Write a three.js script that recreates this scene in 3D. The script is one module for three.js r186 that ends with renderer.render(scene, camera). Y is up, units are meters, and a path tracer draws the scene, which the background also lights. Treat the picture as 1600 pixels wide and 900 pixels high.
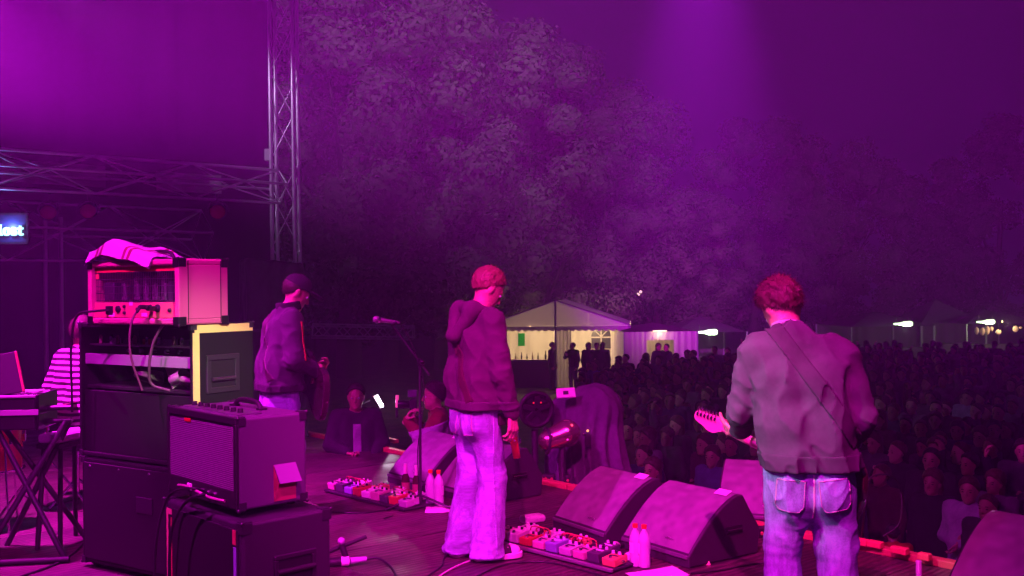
import * as THREE from 'three';
import { RoundedBoxGeometry } from 'three/addons/geometries/RoundedBoxGeometry.js';
import { mergeGeometries, mergeVertices } from 'three/addons/utils/BufferGeometryUtils.js';
import { ImprovedNoise } from 'three/addons/math/ImprovedNoise.js';
import { TextGeometry } from 'three/addons/geometries/TextGeometry.js';
import { FontLoader } from 'three/addons/loaders/FontLoader.js';

// ------------------------------------------------------------------ camera, sky, air, exposure
const scene = new THREE.Scene();
const renderer = new THREE.WebGLRenderer({ antialias: true });
renderer.toneMapping = THREE.LinearToneMapping;
renderer.toneMappingExposure = 1.0;
renderer.shadowMap.enabled = true;
const F = 1570;                                             // focal length in pixels of the 1600-pixel-wide photograph
const camera = new THREE.PerspectiveCamera(2 * Math.atan(450 / F) * 180 / Math.PI, 16 / 9, 0.1, 400);
camera.position.set(0, 1.6, 0);
camera.rotation.order = 'ZXY';
camera.rotation.set(0.0025, 0, -0.011);
camera.updateMatrixWorld(true);
{ // night sky: a dark violet, a touch paler towards the horizon all round
  const w = 64, h = 32, a = new Float32Array(w * h * 4);
  for (let y = 0; y < h; y++) for (let x = 0; x < w; x++) {
    const el = Math.max(0, (y + 0.5) / h * 2 - 1), k = 0.75 + 0.5 * (1 - el) ** 2, i = (y * w + x) * 4;
    a[i] = 0.007 * k; a[i + 1] = 0.0013 * k; a[i + 2] = 0.017 * k; a[i + 3] = 1;
  }
  const t = new THREE.DataTexture(a, w, h, THREE.RGBAFormat, THREE.FloatType);
  t.mapping = THREE.EquirectangularReflectionMapping; t.magFilter = THREE.LinearFilter; t.needsUpdate = true;
  scene.background = t; scene.environment = t;
}
scene.fog = new THREE.FogExp2(0xdedaff, 0.0042);             // stage smoke drifting over the field

// ------------------------------------------------------------------ helpers
let seed = 12345;
const rnd = () => { seed = (seed * 1664525 + 1013904223) >>> 0; return seed / 4294967296; };
const rr = (a, b) => a + (b - a) * rnd();
const V = (x, y, z) => new THREE.Vector3(x, y, z);
const taken = new Map();
function numbered(n) { const k = taken.get(n) ?? 0; taken.set(n, k + 1); return k ? `${n}_${String(k).padStart(3, '0')}` : n; }
function dirOf(px, py) { return V((px - 800) / F, -(py - 450) / F, -1).applyQuaternion(camera.quaternion); }
const onPlane = (px, py, h = 0) => { const d = dirOf(px, py); return camera.position.clone().addScaledVector(d, (h - camera.position.y) / d.y); };
const atDepth = (px, py, z) => { const d = dirOf(px, py); return camera.position.clone().addScaledVector(d, -z / d.z); };
// stage axes: u runs along the front edge, d points to the audience
const UX = 0.65, UZ = 0.76;
const st = (a, b, h = 0) => V(a * UX + b * UZ, h, a * UZ - b * UX);
const TURN = Math.atan2(-UZ, UX);                           // local x = u, local z = upstage
function shade(o) { o.castShadow = true; o.receiveShadow = true; return o; }
function setInfo(o, label, category, group, kind) {
  if (label) o.userData.label = label;
  if (category) o.userData.category = category;
  if (group) o.userData.group = group;
  if (kind) o.userData.kind = kind;
  return o;
}
function thing(name, label, category, pos = [0, 0, 0], turn = 0, group) {
  const o = new THREE.Group(); o.name = numbered(name); scene.add(o);
  if (pos.isVector3) o.position.copy(pos); else o.position.set(...pos);
  o.rotation.y = turn;
  return setInfo(o, label, category, group);
}
function part(parent, name, geo, mat, pos, rot) {
  const m = shade(new THREE.Mesh(geo, mat)); m.name = name; parent.add(m);
  if (pos) { if (pos.isVector3) m.position.copy(pos); else m.position.set(...pos); }
  if (rot) m.rotation.set(...rot);
  return m;
}
function solo(name, geo, mat, label, category, group, pos, turn = 0) {
  const m = shade(new THREE.Mesh(geo, mat)); m.name = numbered(name); scene.add(m);
  if (pos) { if (pos.isVector3) m.position.copy(pos); else m.position.set(...pos); }
  m.rotation.y = turn;
  return setInfo(m, label, category, group);
}
function copyOf(o, label) { const c = o.clone(); c.name = numbered(o.name.replace(/_\d{3}$/, '')); scene.add(c); c.userData = { ...o.userData }; if (label) c.userData.label = label; return c; }
function plain(g) {                                         // the attributes that merging needs
  let q = g.index ? g.toNonIndexed() : g.clone();
  for (const k of Object.keys(q.attributes)) if (!['position', 'normal', 'uv'].includes(k)) q.deleteAttribute(k);
  if (!q.attributes.normal) q.computeVertexNormals();
  if (!q.attributes.uv) q.setAttribute('uv', new THREE.BufferAttribute(new Float32Array(q.attributes.position.count * 2), 2));
  q.clearGroups();
  return q;
}
const merge = (list) => mergeGeometries(list.map(plain));
const box = (w, h, d, x = 0, y = 0, z = 0) => new THREE.BoxGeometry(w, h, d).translate(x, y, z);
const rbox = (w, h, d, r = 0.01, x = 0, y = 0, z = 0, s = 2) => new RoundedBoxGeometry(w, h, d, s, Math.min(r, w / 2 - 1e-4, h / 2 - 1e-4, d / 2 - 1e-4)).translate(x, y, z);
function rod(a, b, r, r2 = r, n = 8) {                      // cylinder between two points
  const A = a.isVector3 ? a : V(...a), B = b.isVector3 ? b : V(...b), d = B.clone().sub(A);
  const g = new THREE.CylinderGeometry(r2, r, d.length(), n, 1).translate(0, d.length() / 2, 0);
  g.applyQuaternion(new THREE.Quaternion().setFromUnitVectors(V(0, 1, 0), d.normalize()));
  return g.translate(A.x, A.y, A.z);
}
function tube(pts, r, seg = 40, n = 6) { return new THREE.TubeGeometry(new THREE.CatmullRomCurve3(pts.map((p) => p.isVector3 ? p : V(...p))), seg, r, n); }
const lathe = (pts, n = 20) => new THREE.LatheGeometry(pts.map(([x, y]) => new THREE.Vector2(x, y)), n);
const noise = new ImprovedNoise();
const fbm = (x, y, z, o = 4) => { let s = 0, a = 0.5; for (let i = 0; i < o; i++) { s += a * noise.noise(x, y, z); x *= 2.03; y *= 2.03; z *= 2.03; a *= 0.5; } return s; };
function texture(w, h, f, srgb = true, rep = [1, 1]) {      // f(u, v) -> [r, g, b] in 0..1
  const a = new Uint8Array(w * h * 4);
  for (let y = 0; y < h; y++) for (let x = 0; x < w; x++) {
    const c = f(x / w, y / h), i = (y * w + x) * 4;
    for (let k = 0; k < 3; k++) a[i + k] = Math.max(0, Math.min(255, (typeof c === 'number' ? c : c[k]) * 255));
    a[i + 3] = 255;
  }
  const t = new THREE.DataTexture(a, w, h); t.wrapS = t.wrapT = THREE.RepeatWrapping; t.magFilter = THREE.LinearFilter;
  if (srgb) t.colorSpace = THREE.SRGBColorSpace;
  t.repeat.set(...rep); t.needsUpdate = true; return t;
}
// tileable value noise
const LAT = Array.from({ length: 4096 }, () => rnd());
const tn = (u, v, n, m, s = 0) => {
  const x = u * n, y = v * m, i = Math.floor(x), j = Math.floor(y), fx = x - i, fy = y - j, g = (p, q) => LAT[(((p % n + n) % n) * 131 + ((q % m + m) % m) * 57 + s * 311) & 4095];
  const sx = fx * fx * (3 - 2 * fx), sy = fy * fy * (3 - 2 * fy);
  return (g(i, j) * (1 - sx) + g(i + 1, j) * sx) * (1 - sy) + (g(i, j + 1) * (1 - sx) + g(i + 1, j + 1) * sx) * sy;
};
const clothBump = texture(256, 256, (u, v) => 0.5 + 0.25 * Math.sin(u * 2 * Math.PI * 40) * Math.sin(v * 2 * Math.PI * 40) + 0.25 * (tn(u, v, 90, 90) - 0.5), false, [8, 8]);
const grainBump = texture(256, 256, (u, v) => 0.35 + 0.4 * tn(u, v, 110, 110) + 0.25 * tn(u, v, 37, 37, 3), false, [6, 6]);
const blotch = texture(256, 256, (u, v) => 0.72 + 0.28 * (0.5 * tn(u, v, 9, 9) + 0.3 * tn(u, v, 31, 31, 2) + 0.2 * tn(u, v, 90, 90, 5)), true, [1, 1]);
const mat = (r, g, b, rough = 0.7, extra = {}) => { const m = new THREE.MeshPhysicalMaterial({ roughness: rough, ...extra }); m.color.setRGB(r, g, b); return m; };
const cloth = (r, g, b, extra = {}) => mat(r, g, b, 0.92, { bumpMap: clothBump, bumpScale: 0.0012, map: blotch, ...extra });
const M = {
  black: mat(0.012, 0.012, 0.013, 0.6), blackShine: mat(0.01, 0.01, 0.011, 0.3), rubber: mat(0.015, 0.015, 0.016, 0.75),
  tolexBlack: mat(0.012, 0.012, 0.013, 0.7, { specularIntensity: 0.35, bumpMap: grainBump, bumpScale: 0.001 }),
  steel: mat(0.55, 0.55, 0.57, 0.35, { metalness: 1 }), chrome: mat(0.8, 0.8, 0.82, 0.14, { metalness: 1 }), alu: mat(0.62, 0.63, 0.65, 0.42, { metalness: 0.9 }),
  darkMetal: mat(0.06, 0.06, 0.065, 0.45, { metalness: 0.6 }), white: mat(0.75, 0.75, 0.72, 0.6), red: mat(0.5, 0.02, 0.02, 0.3), paper: mat(0.8, 0.79, 0.75, 0.8),
  greyPaint: mat(0.28, 0.28, 0.3, 0.5), cable: mat(0.014, 0.014, 0.015, 0.5), wood: mat(0.3, 0.17, 0.08, 0.6), orange: mat(0.7, 0.14, 0.02, 0.45),
};

// ------------------------------------------------------------------ stage lamps (each one a lamp housing with its own light)
function lantern(label, at, to, color, cd, angle, penumbra = 0.6, radius = 4) {
  const A = V(...at), T = V(...to), dir = T.clone().sub(A).normalize();
  const o = thing('stage_lamp', label, 'stage lamp', A, 0, 'lamps hung over the stage');
  const q = new THREE.Quaternion().setFromUnitVectors(V(0, 0, 1), dir);
  const mk = (n, g, m) => { const p = part(o, n, g, m); p.quaternion.copy(q); return p; };
  mk('housing', lathe([[0.03, -0.42], [0.09, -0.4], [0.12, -0.32], [0.125, -0.04], [0.14, -0.02], [0.14, 0.0], [0.122, 0.0], [0.118, -0.05], [0.1, -0.06]], 24).rotateX(Math.PI / 2), M.black);
  const e = mat(0.02, 0.02, 0.02, 0.3); e.emissive.setRGB(...color); e.emissiveIntensity = 3;
  mk('lamp_lens', new THREE.CircleGeometry(0.11, 24).translate(0, 0, -0.03), e);
  part(o, 'yoke', new THREE.TorusGeometry(0.17, 0.012, 6, 16, Math.PI), M.black);
  const l = new THREE.SpotLight(new THREE.Color().setRGB(...color), cd, 0, angle, penumbra, 2);
  l.name = 'lamp_light'; l.position.copy(dir.clone().multiplyScalar(0.04)); l.castShadow = true; l.shadow.radius = radius; l.shadow.mapSize.set(1024, 1024);
  o.add(l); l.target.position.copy(T); scene.add(l.target); l.target.name = 'lamp_aim';
  return o;
}
const MAG = [1, 0.006, 0.9], PINK = [1, 0.008, 0.58], VIO = [0.55, 0.005, 1], ICE = [0.7, 0.68, 1], REDL = [1, 0.03, 0.12], SOFT = [0.85, 0.66, 1];
lantern('black stage lamp with a magenta lens high on the left of the roof', [-6.4, 3.5, -7.5], [0, 3.8, -8.6], MAG, 5200, 0.39, 1);
lantern('black stage lamp with a magenta lens over the keyboards', [-3.75, 4.3, -6.3], [-3.1, 0, -7.5], MAG, 420, 0.62, 1);
lantern('black stage lamp with a magenta lens over the backline', [-3.5, 5.9, -1.9], [-0.7, 0.4, -6.2], MAG, 260, 0.46, 0.8);
lantern('black stage lamp with a pink lens over the rear of the stage', [-0.3, 5.7, -0.5], [0.6, 0.1, -5.8], PINK, 470, 0.32, 0.8);
lantern('black stage lamp with a magenta lens over the rear right of the stage', [2.8, 4.6, 0.4], [-1.5, 0.8, -5.2], MAG, 130, 0.25, 0.8);
lantern('black stage lamp with a pale bluish lens over the rear of the stage', [-3.4, 4.4, -2.2], [1.18, 0.95, -4.55], ICE, 150, 0.08, 0.9);
lantern('black stage lamp with a red lens over the front edge of the stage', [4.4, 6.4, -8.4], [0.4, 0.5, -6.4], REDL, 45, 0.42, 0.7);
lantern('black stage lamp with a violet lens aimed out over the crowd', [0.9, 7.2, -11.5], [5.6, 6.5, -32], VIO, 250, 0.45, 1);
lantern('black stage lamp with a violet lens throwing a beam down over the crowd', [2.5, 7.4, -12.5], [6.5, 3.0, -36], [0.8, 0.005, 1], 4200, 0.21, 1);
lantern('added white lamp above the backline brightening orange amplifier head and yellow tape', [1.1, 3.6, -0.6], [-1.6, 1.25, -5.4], [0.92, 1, 0.7], 125, 0.08, 0.8);  // added lamp, brightens the amplifier head and its tape
lantern('added pale bluish lamp beside the lattice tower to brighten its legs', [-5.6, 5.4, -10.6], [-2.8, 3.4, -12.6], [0.8, 0.6, 1], 35, 0.3, 0.6);  // added so that the tower legs stand out
lantern('added violet lamp low at the left side of the stage lighting the near haze', [-2.6, 2.5, -0.9], [2.4, 1.9, -2.2], [0.85, 0.006, 1], 110, 0.6, 1);  // unseen lamp added to light the near haze and lift dark tones
lantern('added unseen flood lamp high above the stage aimed at the tallest tree', [-4, 23, -13], [-5, 9, -44], SOFT, 1100, 0.3, 0.9);  // this and the next two floods are added, unseen, for the tree crowns
lantern('added unseen flood lamp high above the stage aimed at the middle trees', [4, 23, -13], [3, 7.5, -50], SOFT, 1050, 0.28, 0.9);
lantern('added unseen flood lamp high above the stage aimed at the far right trees', [12, 23, -13], [16, 5, -61], SOFT, 380, 0.28, 0.9);
// ------------------------------------------------------------------ bodies: distance fields meshed with surface nets
function isoMesh(f, lo, hi, cell) {
  const n = [0, 1, 2].map((k) => Math.max(3, Math.ceil((hi[k] - lo[k]) / cell) + 1)), [nx, ny, nz] = n, g = new Float32Array(nx * ny * nz);
  for (let k = 0, i = 0; k < nz; k++) for (let j = 0; j < ny; j++) for (let q = 0; q < nx; q++, i++) g[i] = f(lo[0] + q * cell, lo[1] + j * cell, lo[2] + k * cell);
  const id = new Int32Array(nx * ny * nz).fill(-1), pos = [], idx = [], C = [0, 1, nx, nx + 1, nx * ny, nx * ny + 1, nx * ny + nx, nx * ny + nx + 1];
  const E = [[0, 1], [2, 3], [4, 5], [6, 7], [0, 2], [1, 3], [4, 6], [5, 7], [0, 4], [1, 5], [2, 6], [3, 7]];
  for (let k = 0; k < nz - 1; k++) for (let j = 0; j < ny - 1; j++) for (let q = 0; q < nx - 1; q++) {
    const i = q + nx * (j + ny * k); let s = 0;
    for (let c = 0; c < 8; c++) if (g[i + C[c]] < 0) s |= 1 << c;
    if (s === 0 || s === 255) continue;
    let x = 0, y = 0, z = 0, m = 0;
    for (const [a, b] of E) {
      const va = g[i + C[a]], vb = g[i + C[b]];
      if ((va < 0) === (vb < 0)) continue;
      const t = va / (va - vb);
      x += (a & 1) + t * ((b & 1) - (a & 1)); y += ((a >> 1) & 1) + t * (((b >> 1) & 1) - ((a >> 1) & 1)); z += (a >> 2) + t * ((b >> 2) - (a >> 2)); m++;
    }
    id[i] = pos.length / 3;
    pos.push(lo[0] + (q + x / m) * cell, lo[1] + (j + y / m) * cell, lo[2] + (k + z / m) * cell);
  }
  const st3 = [1, nx, nx * ny];
  for (let k = 1; k < nz - 1; k++) for (let j = 1; j < ny - 1; j++) for (let q = 1; q < nx - 1; q++) {
    const i = q + nx * (j + ny * k);
    for (let ax = 0; ax < 3; ax++) {
      const a = g[i] < 0, b = g[i + st3[ax]] < 0;
      if (a === b) continue;
      const u = st3[(ax + 1) % 3], v = st3[(ax + 2) % 3], A = id[i - u - v], B = id[i - v], Cc = id[i], D = id[i - u];
      if (A < 0 || B < 0 || Cc < 0 || D < 0) continue;
      if (a) idx.push(A, B, Cc, A, Cc, D); else idx.push(A, Cc, B, A, D, Cc);
    }
  }
  const o = new THREE.BufferGeometry();
  o.setAttribute('position', new THREE.BufferAttribute(new Float32Array(pos), 3));
  const uv = new Float32Array(pos.length / 3 * 2);
  for (let i = 0; i < pos.length / 3; i++) { uv[i * 2] = pos[i * 3] + 0.6 * pos[i * 3 + 2]; uv[i * 2 + 1] = pos[i * 3 + 1]; }
  o.setAttribute('uv', new THREE.BufferAttribute(uv, 2));
  o.setIndex(idx); o.computeVertexNormals();
  return o;
}
function joined(list) {                                     // indexed merge, keeps smooth normals
  return mergeGeometries(list);
}
const smin = (a, b, k) => { const h = Math.max(k - Math.abs(a - b), 0) / k; return Math.min(a, b) - h * h * k * 0.25; };
const bone = (a, b, ra, rb = ra) => [...a, ...b, ra, rb];
function capD(B, x, y, z) {
  const ax = B[0], ay = B[1], az = B[2], dx = B[3] - ax, dy = B[4] - ay, dz = B[5] - az, px = x - ax, py = y - ay, pz = z - az, l2 = dx * dx + dy * dy + dz * dz;
  let t = l2 > 0 ? (px * dx + py * dy + pz * dz) / l2 : 0; t = t < 0 ? 0 : t > 1 ? 1 : t;
  const qx = px - dx * t, qy = py - dy * t, qz = pz - dz * t;
  return Math.sqrt(qx * qx + qy * qy + qz * qz) - (B[6] + (B[7] - B[6]) * t);
}
const ellD = (x, y, z, c, r) => { const a = (x - c[0]) / r[0], b = (y - c[1]) / r[1], e = (z - c[2]) / r[2], k0 = Math.sqrt(a * a + b * b + e * e), k1 = Math.sqrt((a / r[0]) ** 2 + (b / r[1]) ** 2 + (e / r[2]) ** 2); return k1 > 0 ? k0 * (k0 - 1) / k1 : -Math.min(...r); };
const field = (bones, k) => (x, y, z) => { let d = 9; for (const B of bones) d = smin(d, capD(B, x, y, z), k); return d; };
function bounds(bones, pad) {
  const lo = [9, 9, 9], hi = [-9, -9, -9];
  for (const B of bones) for (const [o, r] of [[0, B[6]], [3, B[7]]]) for (let k = 0; k < 3; k++) { lo[k] = Math.min(lo[k], B[o + k] - r - pad); hi[k] = Math.max(hi[k], B[o + k] + r + pad); }
  return [lo, hi];
}
// head, facing +z, origin between the ears
function headD(x, y, z) {
  const ax = Math.abs(x);
  let d = ellD(x, y, z, [0, 0.032, -0.012], [0.077, 0.094, 0.097]);
  d = smin(d, ellD(x, y, z, [0, -0.04, 0.026], [0.06, 0.078, 0.066]), 0.03);
  d = smin(d, capD([0, -0.1, 0.062, 0, -0.1, 0.068, 0.02, 0.02], x, y, z), 0.03);
  d = smin(d, capD([0.028, -0.075, 0.03, 0.055, -0.035, -0.01, 0.02, 0.018], ax, y, z), 0.03);
  d = smin(d, capD([0, 0.022, 0.083, 0.036, 0.02, 0.074, 0.011, 0.009], ax, y, z), 0.014);
  d = Math.max(d, -(Math.hypot(ax - 0.034, y - 0.001, z - 0.1) - 0.0175));
  d = smin(d, capD([0, 0.008, 0.088, 0, -0.03, 0.106, 0.008, 0.012], x, y, z), 0.01);
  d = smin(d, capD([0, -0.032, 0.092, 0.011, -0.034, 0.09, 0.008, 0.007], ax, y, z), 0.008);
  d = smin(d, capD([0, -0.06, 0.087, 0.02, -0.062, 0.078, 0.0065, 0.004], ax, y, z), 0.006);
  d = smin(d, capD([0, -0.071, 0.085, 0.017, -0.07, 0.078, 0.0065, 0.004], ax, y, z), 0.006);
  d = smin(d, ellD(ax, y, z, [0.08, -0.004, -0.008], [0.01, 0.031, 0.019]), 0.012);
  return d;
}
// hair as a shell on the head: cap(y, z) < 0 marks where hair grows
function hairD(x, y, z, o) {
  const c = ellD(x, y, z, [0, 0.036, -0.016], [0.081 + o.thick, 0.096 + o.thick * 1.2, 0.1 + o.thick]);
  const rough = o.rough * (0.9 * noise.noise(x * 42, y * 20, z * 42) + 0.5 * noise.noise(x * 90 + 7, y * 45, z * 90) + 0.5);
  const line = z - (y > 0.02 ? (y - 0.02) * 0.95 : (y - 0.02) * 1.15) - (o.fringe ?? 0) - rough * 0.8;   // hairline: forehead, temples, round the ears
  return Math.max(c - rough, line, o.nape - y - rough);
}
function hand(side, curl = 0.5, spread = 0.05, thumbIn = 0.3) { // wrist at the origin, fingers along -y, palm to +z; thumb on the +x side times side
  const B = [];
  B.push(bone([-0.022 * side, -0.012, 0], [-0.032 * side, -0.085, 0], 0.015, 0.012), bone([0, -0.01, 0], [-0.008 * side, -0.09, 0], 0.016, 0.013), bone([0.014 * side, -0.012, 0], [0.016 * side, -0.088, 0], 0.016, 0.013), bone([0.02 * side, -0.012, 0.004], [0.034 * side, -0.08, 0.002], 0.015, 0.012), bone([0, 0.05, 0], [0, -0.01, 0], 0.026, 0.022));
  const chain = (x, y, z, dx, lens, r, c) => { let p = [x, y, z], a = c * 0.5; for (let i = 0; i < 3; i++) { a += c * (i ? 0.95 : 0.35); const q = [p[0] + dx * lens[i], p[1] - Math.cos(a) * lens[i], p[2] + Math.sin(a) * lens[i]]; B.push(bone(p, q, r - i * 0.0008, r - (i + 1) * 0.0008)); p = q; } };
  chain(0.034 * side, -0.08, 0.002, spread * side, [0.043, 0.026, 0.02], 0.0092, curl);
  chain(0.014 * side, -0.09, 0, spread * 0.3 * side, [0.048, 0.03, 0.022], 0.0094, curl * 1.05);
  chain(-0.008 * side, -0.09, 0, -spread * 0.5 * side, [0.045, 0.028, 0.021], 0.009, curl * 1.1);
  chain(-0.031 * side, -0.083, 0, -spread * 1.2 * side, [0.035, 0.021, 0.018], 0.008, curl * 1.15);
  B.push(bone([0.026 * side, -0.02, 0.006], [0.05 * side, -0.05, 0.016 + thumbIn * 0.03], 0.014, 0.011), bone([0.05 * side, -0.05, 0.016 + thumbIn * 0.03], [0.058 * side, -0.082, 0.02 + thumbIn * 0.06], 0.0108, 0.0095), bone([0.058 * side, -0.082, 0.02 + thumbIn * 0.06], [0.054 * side, -0.106, 0.022 + thumbIn * 0.09], 0.0095, 0.008));
  return B;
}
function moveBones(B, m) { return B.map((b) => { const p = V(b[0], b[1], b[2]).applyMatrix4(m), q = V(b[3], b[4], b[5]).applyMatrix4(m); return [p.x, p.y, p.z, q.x, q.y, q.z, b[6], b[7]]; }); }
const place = (pos, rot, order = 'YXZ') => new THREE.Matrix4().compose(V(...pos), new THREE.Quaternion().setFromEuler(new THREE.Euler(...rot, order)), V(1, 1, 1));
const lerp3 = (a, b, t) => [0, 1, 2].map((k) => a[k] + (b[k] - a[k]) * t);
const add3 = (a, b) => [0, 1, 2].map((k) => a[k] + b[k]);
// One pose: joints in metres, figure facing +z (its right hand at -x). Everything the photograph shows of the pose is set by the caller.
const POSE = {
  pelvis: [0, 0.92, 0], chest: [0, 1.3, 0], neck: [0, 1.47, 0], head: [0, 1.62, 0.03], headRot: [0, 0, 0],
  shL: [0.185, 1.42, 0], shR: [-0.185, 1.42, 0], elL: [0.24, 1.13, -0.02], elR: [-0.24, 1.13, -0.02], wrL: [0.24, 0.87, 0.06], wrR: [-0.24, 0.87, 0.06],
  knL: [0.11, 0.5, 0.02], knR: [-0.11, 0.5, 0.02], anL: [0.12, 0.09, -0.02], anR: [-0.12, 0.09, -0.02], toeL: [0.14, 0.03, 0.15], toeR: [-0.14, 0.03, 0.15], fat: 1,
};
function skeleton(p) {
  const w = p.fat, hl = add3(p.pelvis, [0.09, -0.02, 0]), hr = add3(p.pelvis, [-0.09, -0.02, 0]);
  const torso = [bone(add3(p.pelvis, [0.06, -0.02, 0]), add3(p.chest, [0.065, -0.02, 0.01]), 0.075 * w, 0.078 * w), bone(add3(p.pelvis, [-0.06, -0.02, 0]), add3(p.chest, [-0.065, -0.02, 0.01]), 0.075 * w, 0.078 * w), bone(lerp3(p.shL, p.neck, 0.12), lerp3(p.shR, p.neck, 0.12), 0.045, 0.045), bone(p.chest, p.neck, 0.06, 0.05)];
  const neck = [bone(p.neck, add3(p.head, [0, -0.05, -0.01]), 0.058, 0.054)];
  const arm = (s, e, q) => [bone(s, e, 0.042, 0.036), bone(e, q, 0.036, 0.027)];
  const leg = (h, k, a, t) => [bone(h, k, 0.066 * w, 0.05), bone(k, a, 0.048, 0.034), bone(add3(a, [0, -0.05, -0.03]), t, 0.036, 0.028)];
  return { torso, neck, armL: arm(p.shL, p.elL, p.wrL), armR: arm(p.shR, p.elR, p.wrR), legL: leg(hl, p.knL, p.anL, p.toeL), legR: leg(hr, p.knR, p.anR, p.toeR), hl, hr };
}
const inv = (m) => m.clone().invert();
function localField(f, m) { const e = inv(m).elements; return (x, y, z) => f(e[0] * x + e[4] * y + e[8] * z + e[12], e[1] * x + e[5] * y + e[9] * z + e[13], e[2] * x + e[6] * y + e[10] * z + e[14]); }
const skinTex = texture(128, 128, (u, v) => 0.86 + 0.14 * tn(u, v, 40, 40), true, [4, 4]);
const SKIN = mat(0.56, 0.31, 0.22, 0.5, { map: skinTex, sheen: 0.2 });
const SKIN2 = mat(0.45, 0.24, 0.16, 0.5, { map: skinTex });
const EYE = mat(0.7, 0.68, 0.65, 0.2), IRIS = mat(0.03, 0.025, 0.02, 0.2);
function skinBody(o, p, handL, handR, headCell = 0.006, bodyCell = 0.016) {
  const s = skeleton(p), all = [...s.torso, ...s.neck, ...s.armL, ...s.armR, ...s.legL, ...s.legR], [lo, hi] = bounds(all, 0.03), list = [];
  list.push(isoMesh(field(all, 0.04), lo, hi, bodyCell));
  const hm = place(p.head, p.headRot), neckF = field([bone(add3(p.neck, [0, -0.02, 0]), add3(p.head, [0, -0.04, -0.012]), 0.06, 0.055)], 0.01), hf = localField(headD, hm);
  const h = p.head; list.push(isoMesh((x, y, z) => smin(hf(x, y, z), neckF(x, y, z), 0.03), [h[0] - 0.16, Math.min(h[1] - 0.2, p.neck[1] - 0.05), h[2] - 0.16], [h[0] + 0.16, h[1] + 0.17, h[2] + 0.17], headCell));
  for (const [B, e, w] of [[handL, p.elL, p.wrL], [handR, p.elR, p.wrR]]) if (B) { const bb = [...B, bone(lerp3(e, w, 0.6), w, 0.034, 0.026)], [l, q] = bounds(bb, 0.012); list.push(isoMesh(field(bb, 0.009), l, q, 0.0055)); }
  const b = part(o, 'body', joined(list), p.skin ?? SKIN);
  for (const sgn of [1, -1]) {
    const e = part(o, 'eye', new THREE.SphereGeometry(0.0125, 12, 8), EYE); e.position.set(sgn * 0.033, 0.001, 0.075).applyMatrix4(hm);
    const i = part(e, 'iris', new THREE.SphereGeometry(0.006, 8, 6), IRIS); i.position.set(0, 0, 0.0085).applyQuaternion(new THREE.Quaternion().setFromEuler(new THREE.Euler(...p.headRot, 'YXZ')));
  }
  return { hm, s };
}
function addHair(o, hm, opt, m) {
  const f = localField((x, y, z) => hairD(x, y, z, opt), hm), c = V(0, 0, 0).applyMatrix4(hm);
  const g = isoMesh(f, [c.x - 0.15, c.y - 0.15, c.z - 0.15], [c.x + 0.15, c.y + 0.17, c.z + 0.15], 0.005), p = g.attributes.position, n = g.attributes.normal;
  // short strands standing off the surface
  const pos = [], nor = [], uv = [], L = opt.strand ?? 0.016, q = V(), t = V(), w = V();
  for (let k = 0; k < 5200; k++) {
    const i = Math.floor(rnd() * p.count); q.fromBufferAttribute(n, i);
    t.copy(q).multiplyScalar(0.55).add(V(rr(-0.5, 0.5), rr(-0.9, 0.1), rr(-0.5, 0.5))).normalize(); w.crossVectors(t, q).normalize().multiplyScalar(rr(0.0009, 0.0018));
    const l = L * rr(0.5, 1.3), x = p.getX(i) - q.x * 0.003, y = p.getY(i) - q.y * 0.003, z = p.getZ(i) - q.z * 0.003;
    pos.push(x - w.x, y - w.y, z - w.z, x + w.x, y + w.y, z + w.z, x + t.x * l, y + t.y * l, z + t.z * l); for (let e = 0; e < 3; e++) { nor.push(q.x, q.y, q.z); uv.push(0, 0); }
  }
  const s = new THREE.BufferGeometry(); s.setAttribute('position', new THREE.BufferAttribute(new Float32Array(pos), 3)); s.setAttribute('normal', new THREE.BufferAttribute(new Float32Array(nor), 3)); s.setAttribute('uv', new THREE.BufferAttribute(new Float32Array(uv), 2));
  m.side = THREE.DoubleSide;
  return part(o, 'hair', merge([g, s]), m);
}
const fold = (x, y, z, fx, fy, s = 0) => { const w = 0.35 * noise.noise(x * 4 + s, y * 4, z * 4), n = Math.abs(noise.noise(x * fx + s + w, y * fy + s * 1.7 - x * fx * 0.35 + w, z * fx - s)); return 1.15 - Math.sqrt(n + 0.004) * 2.3; };
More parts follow.
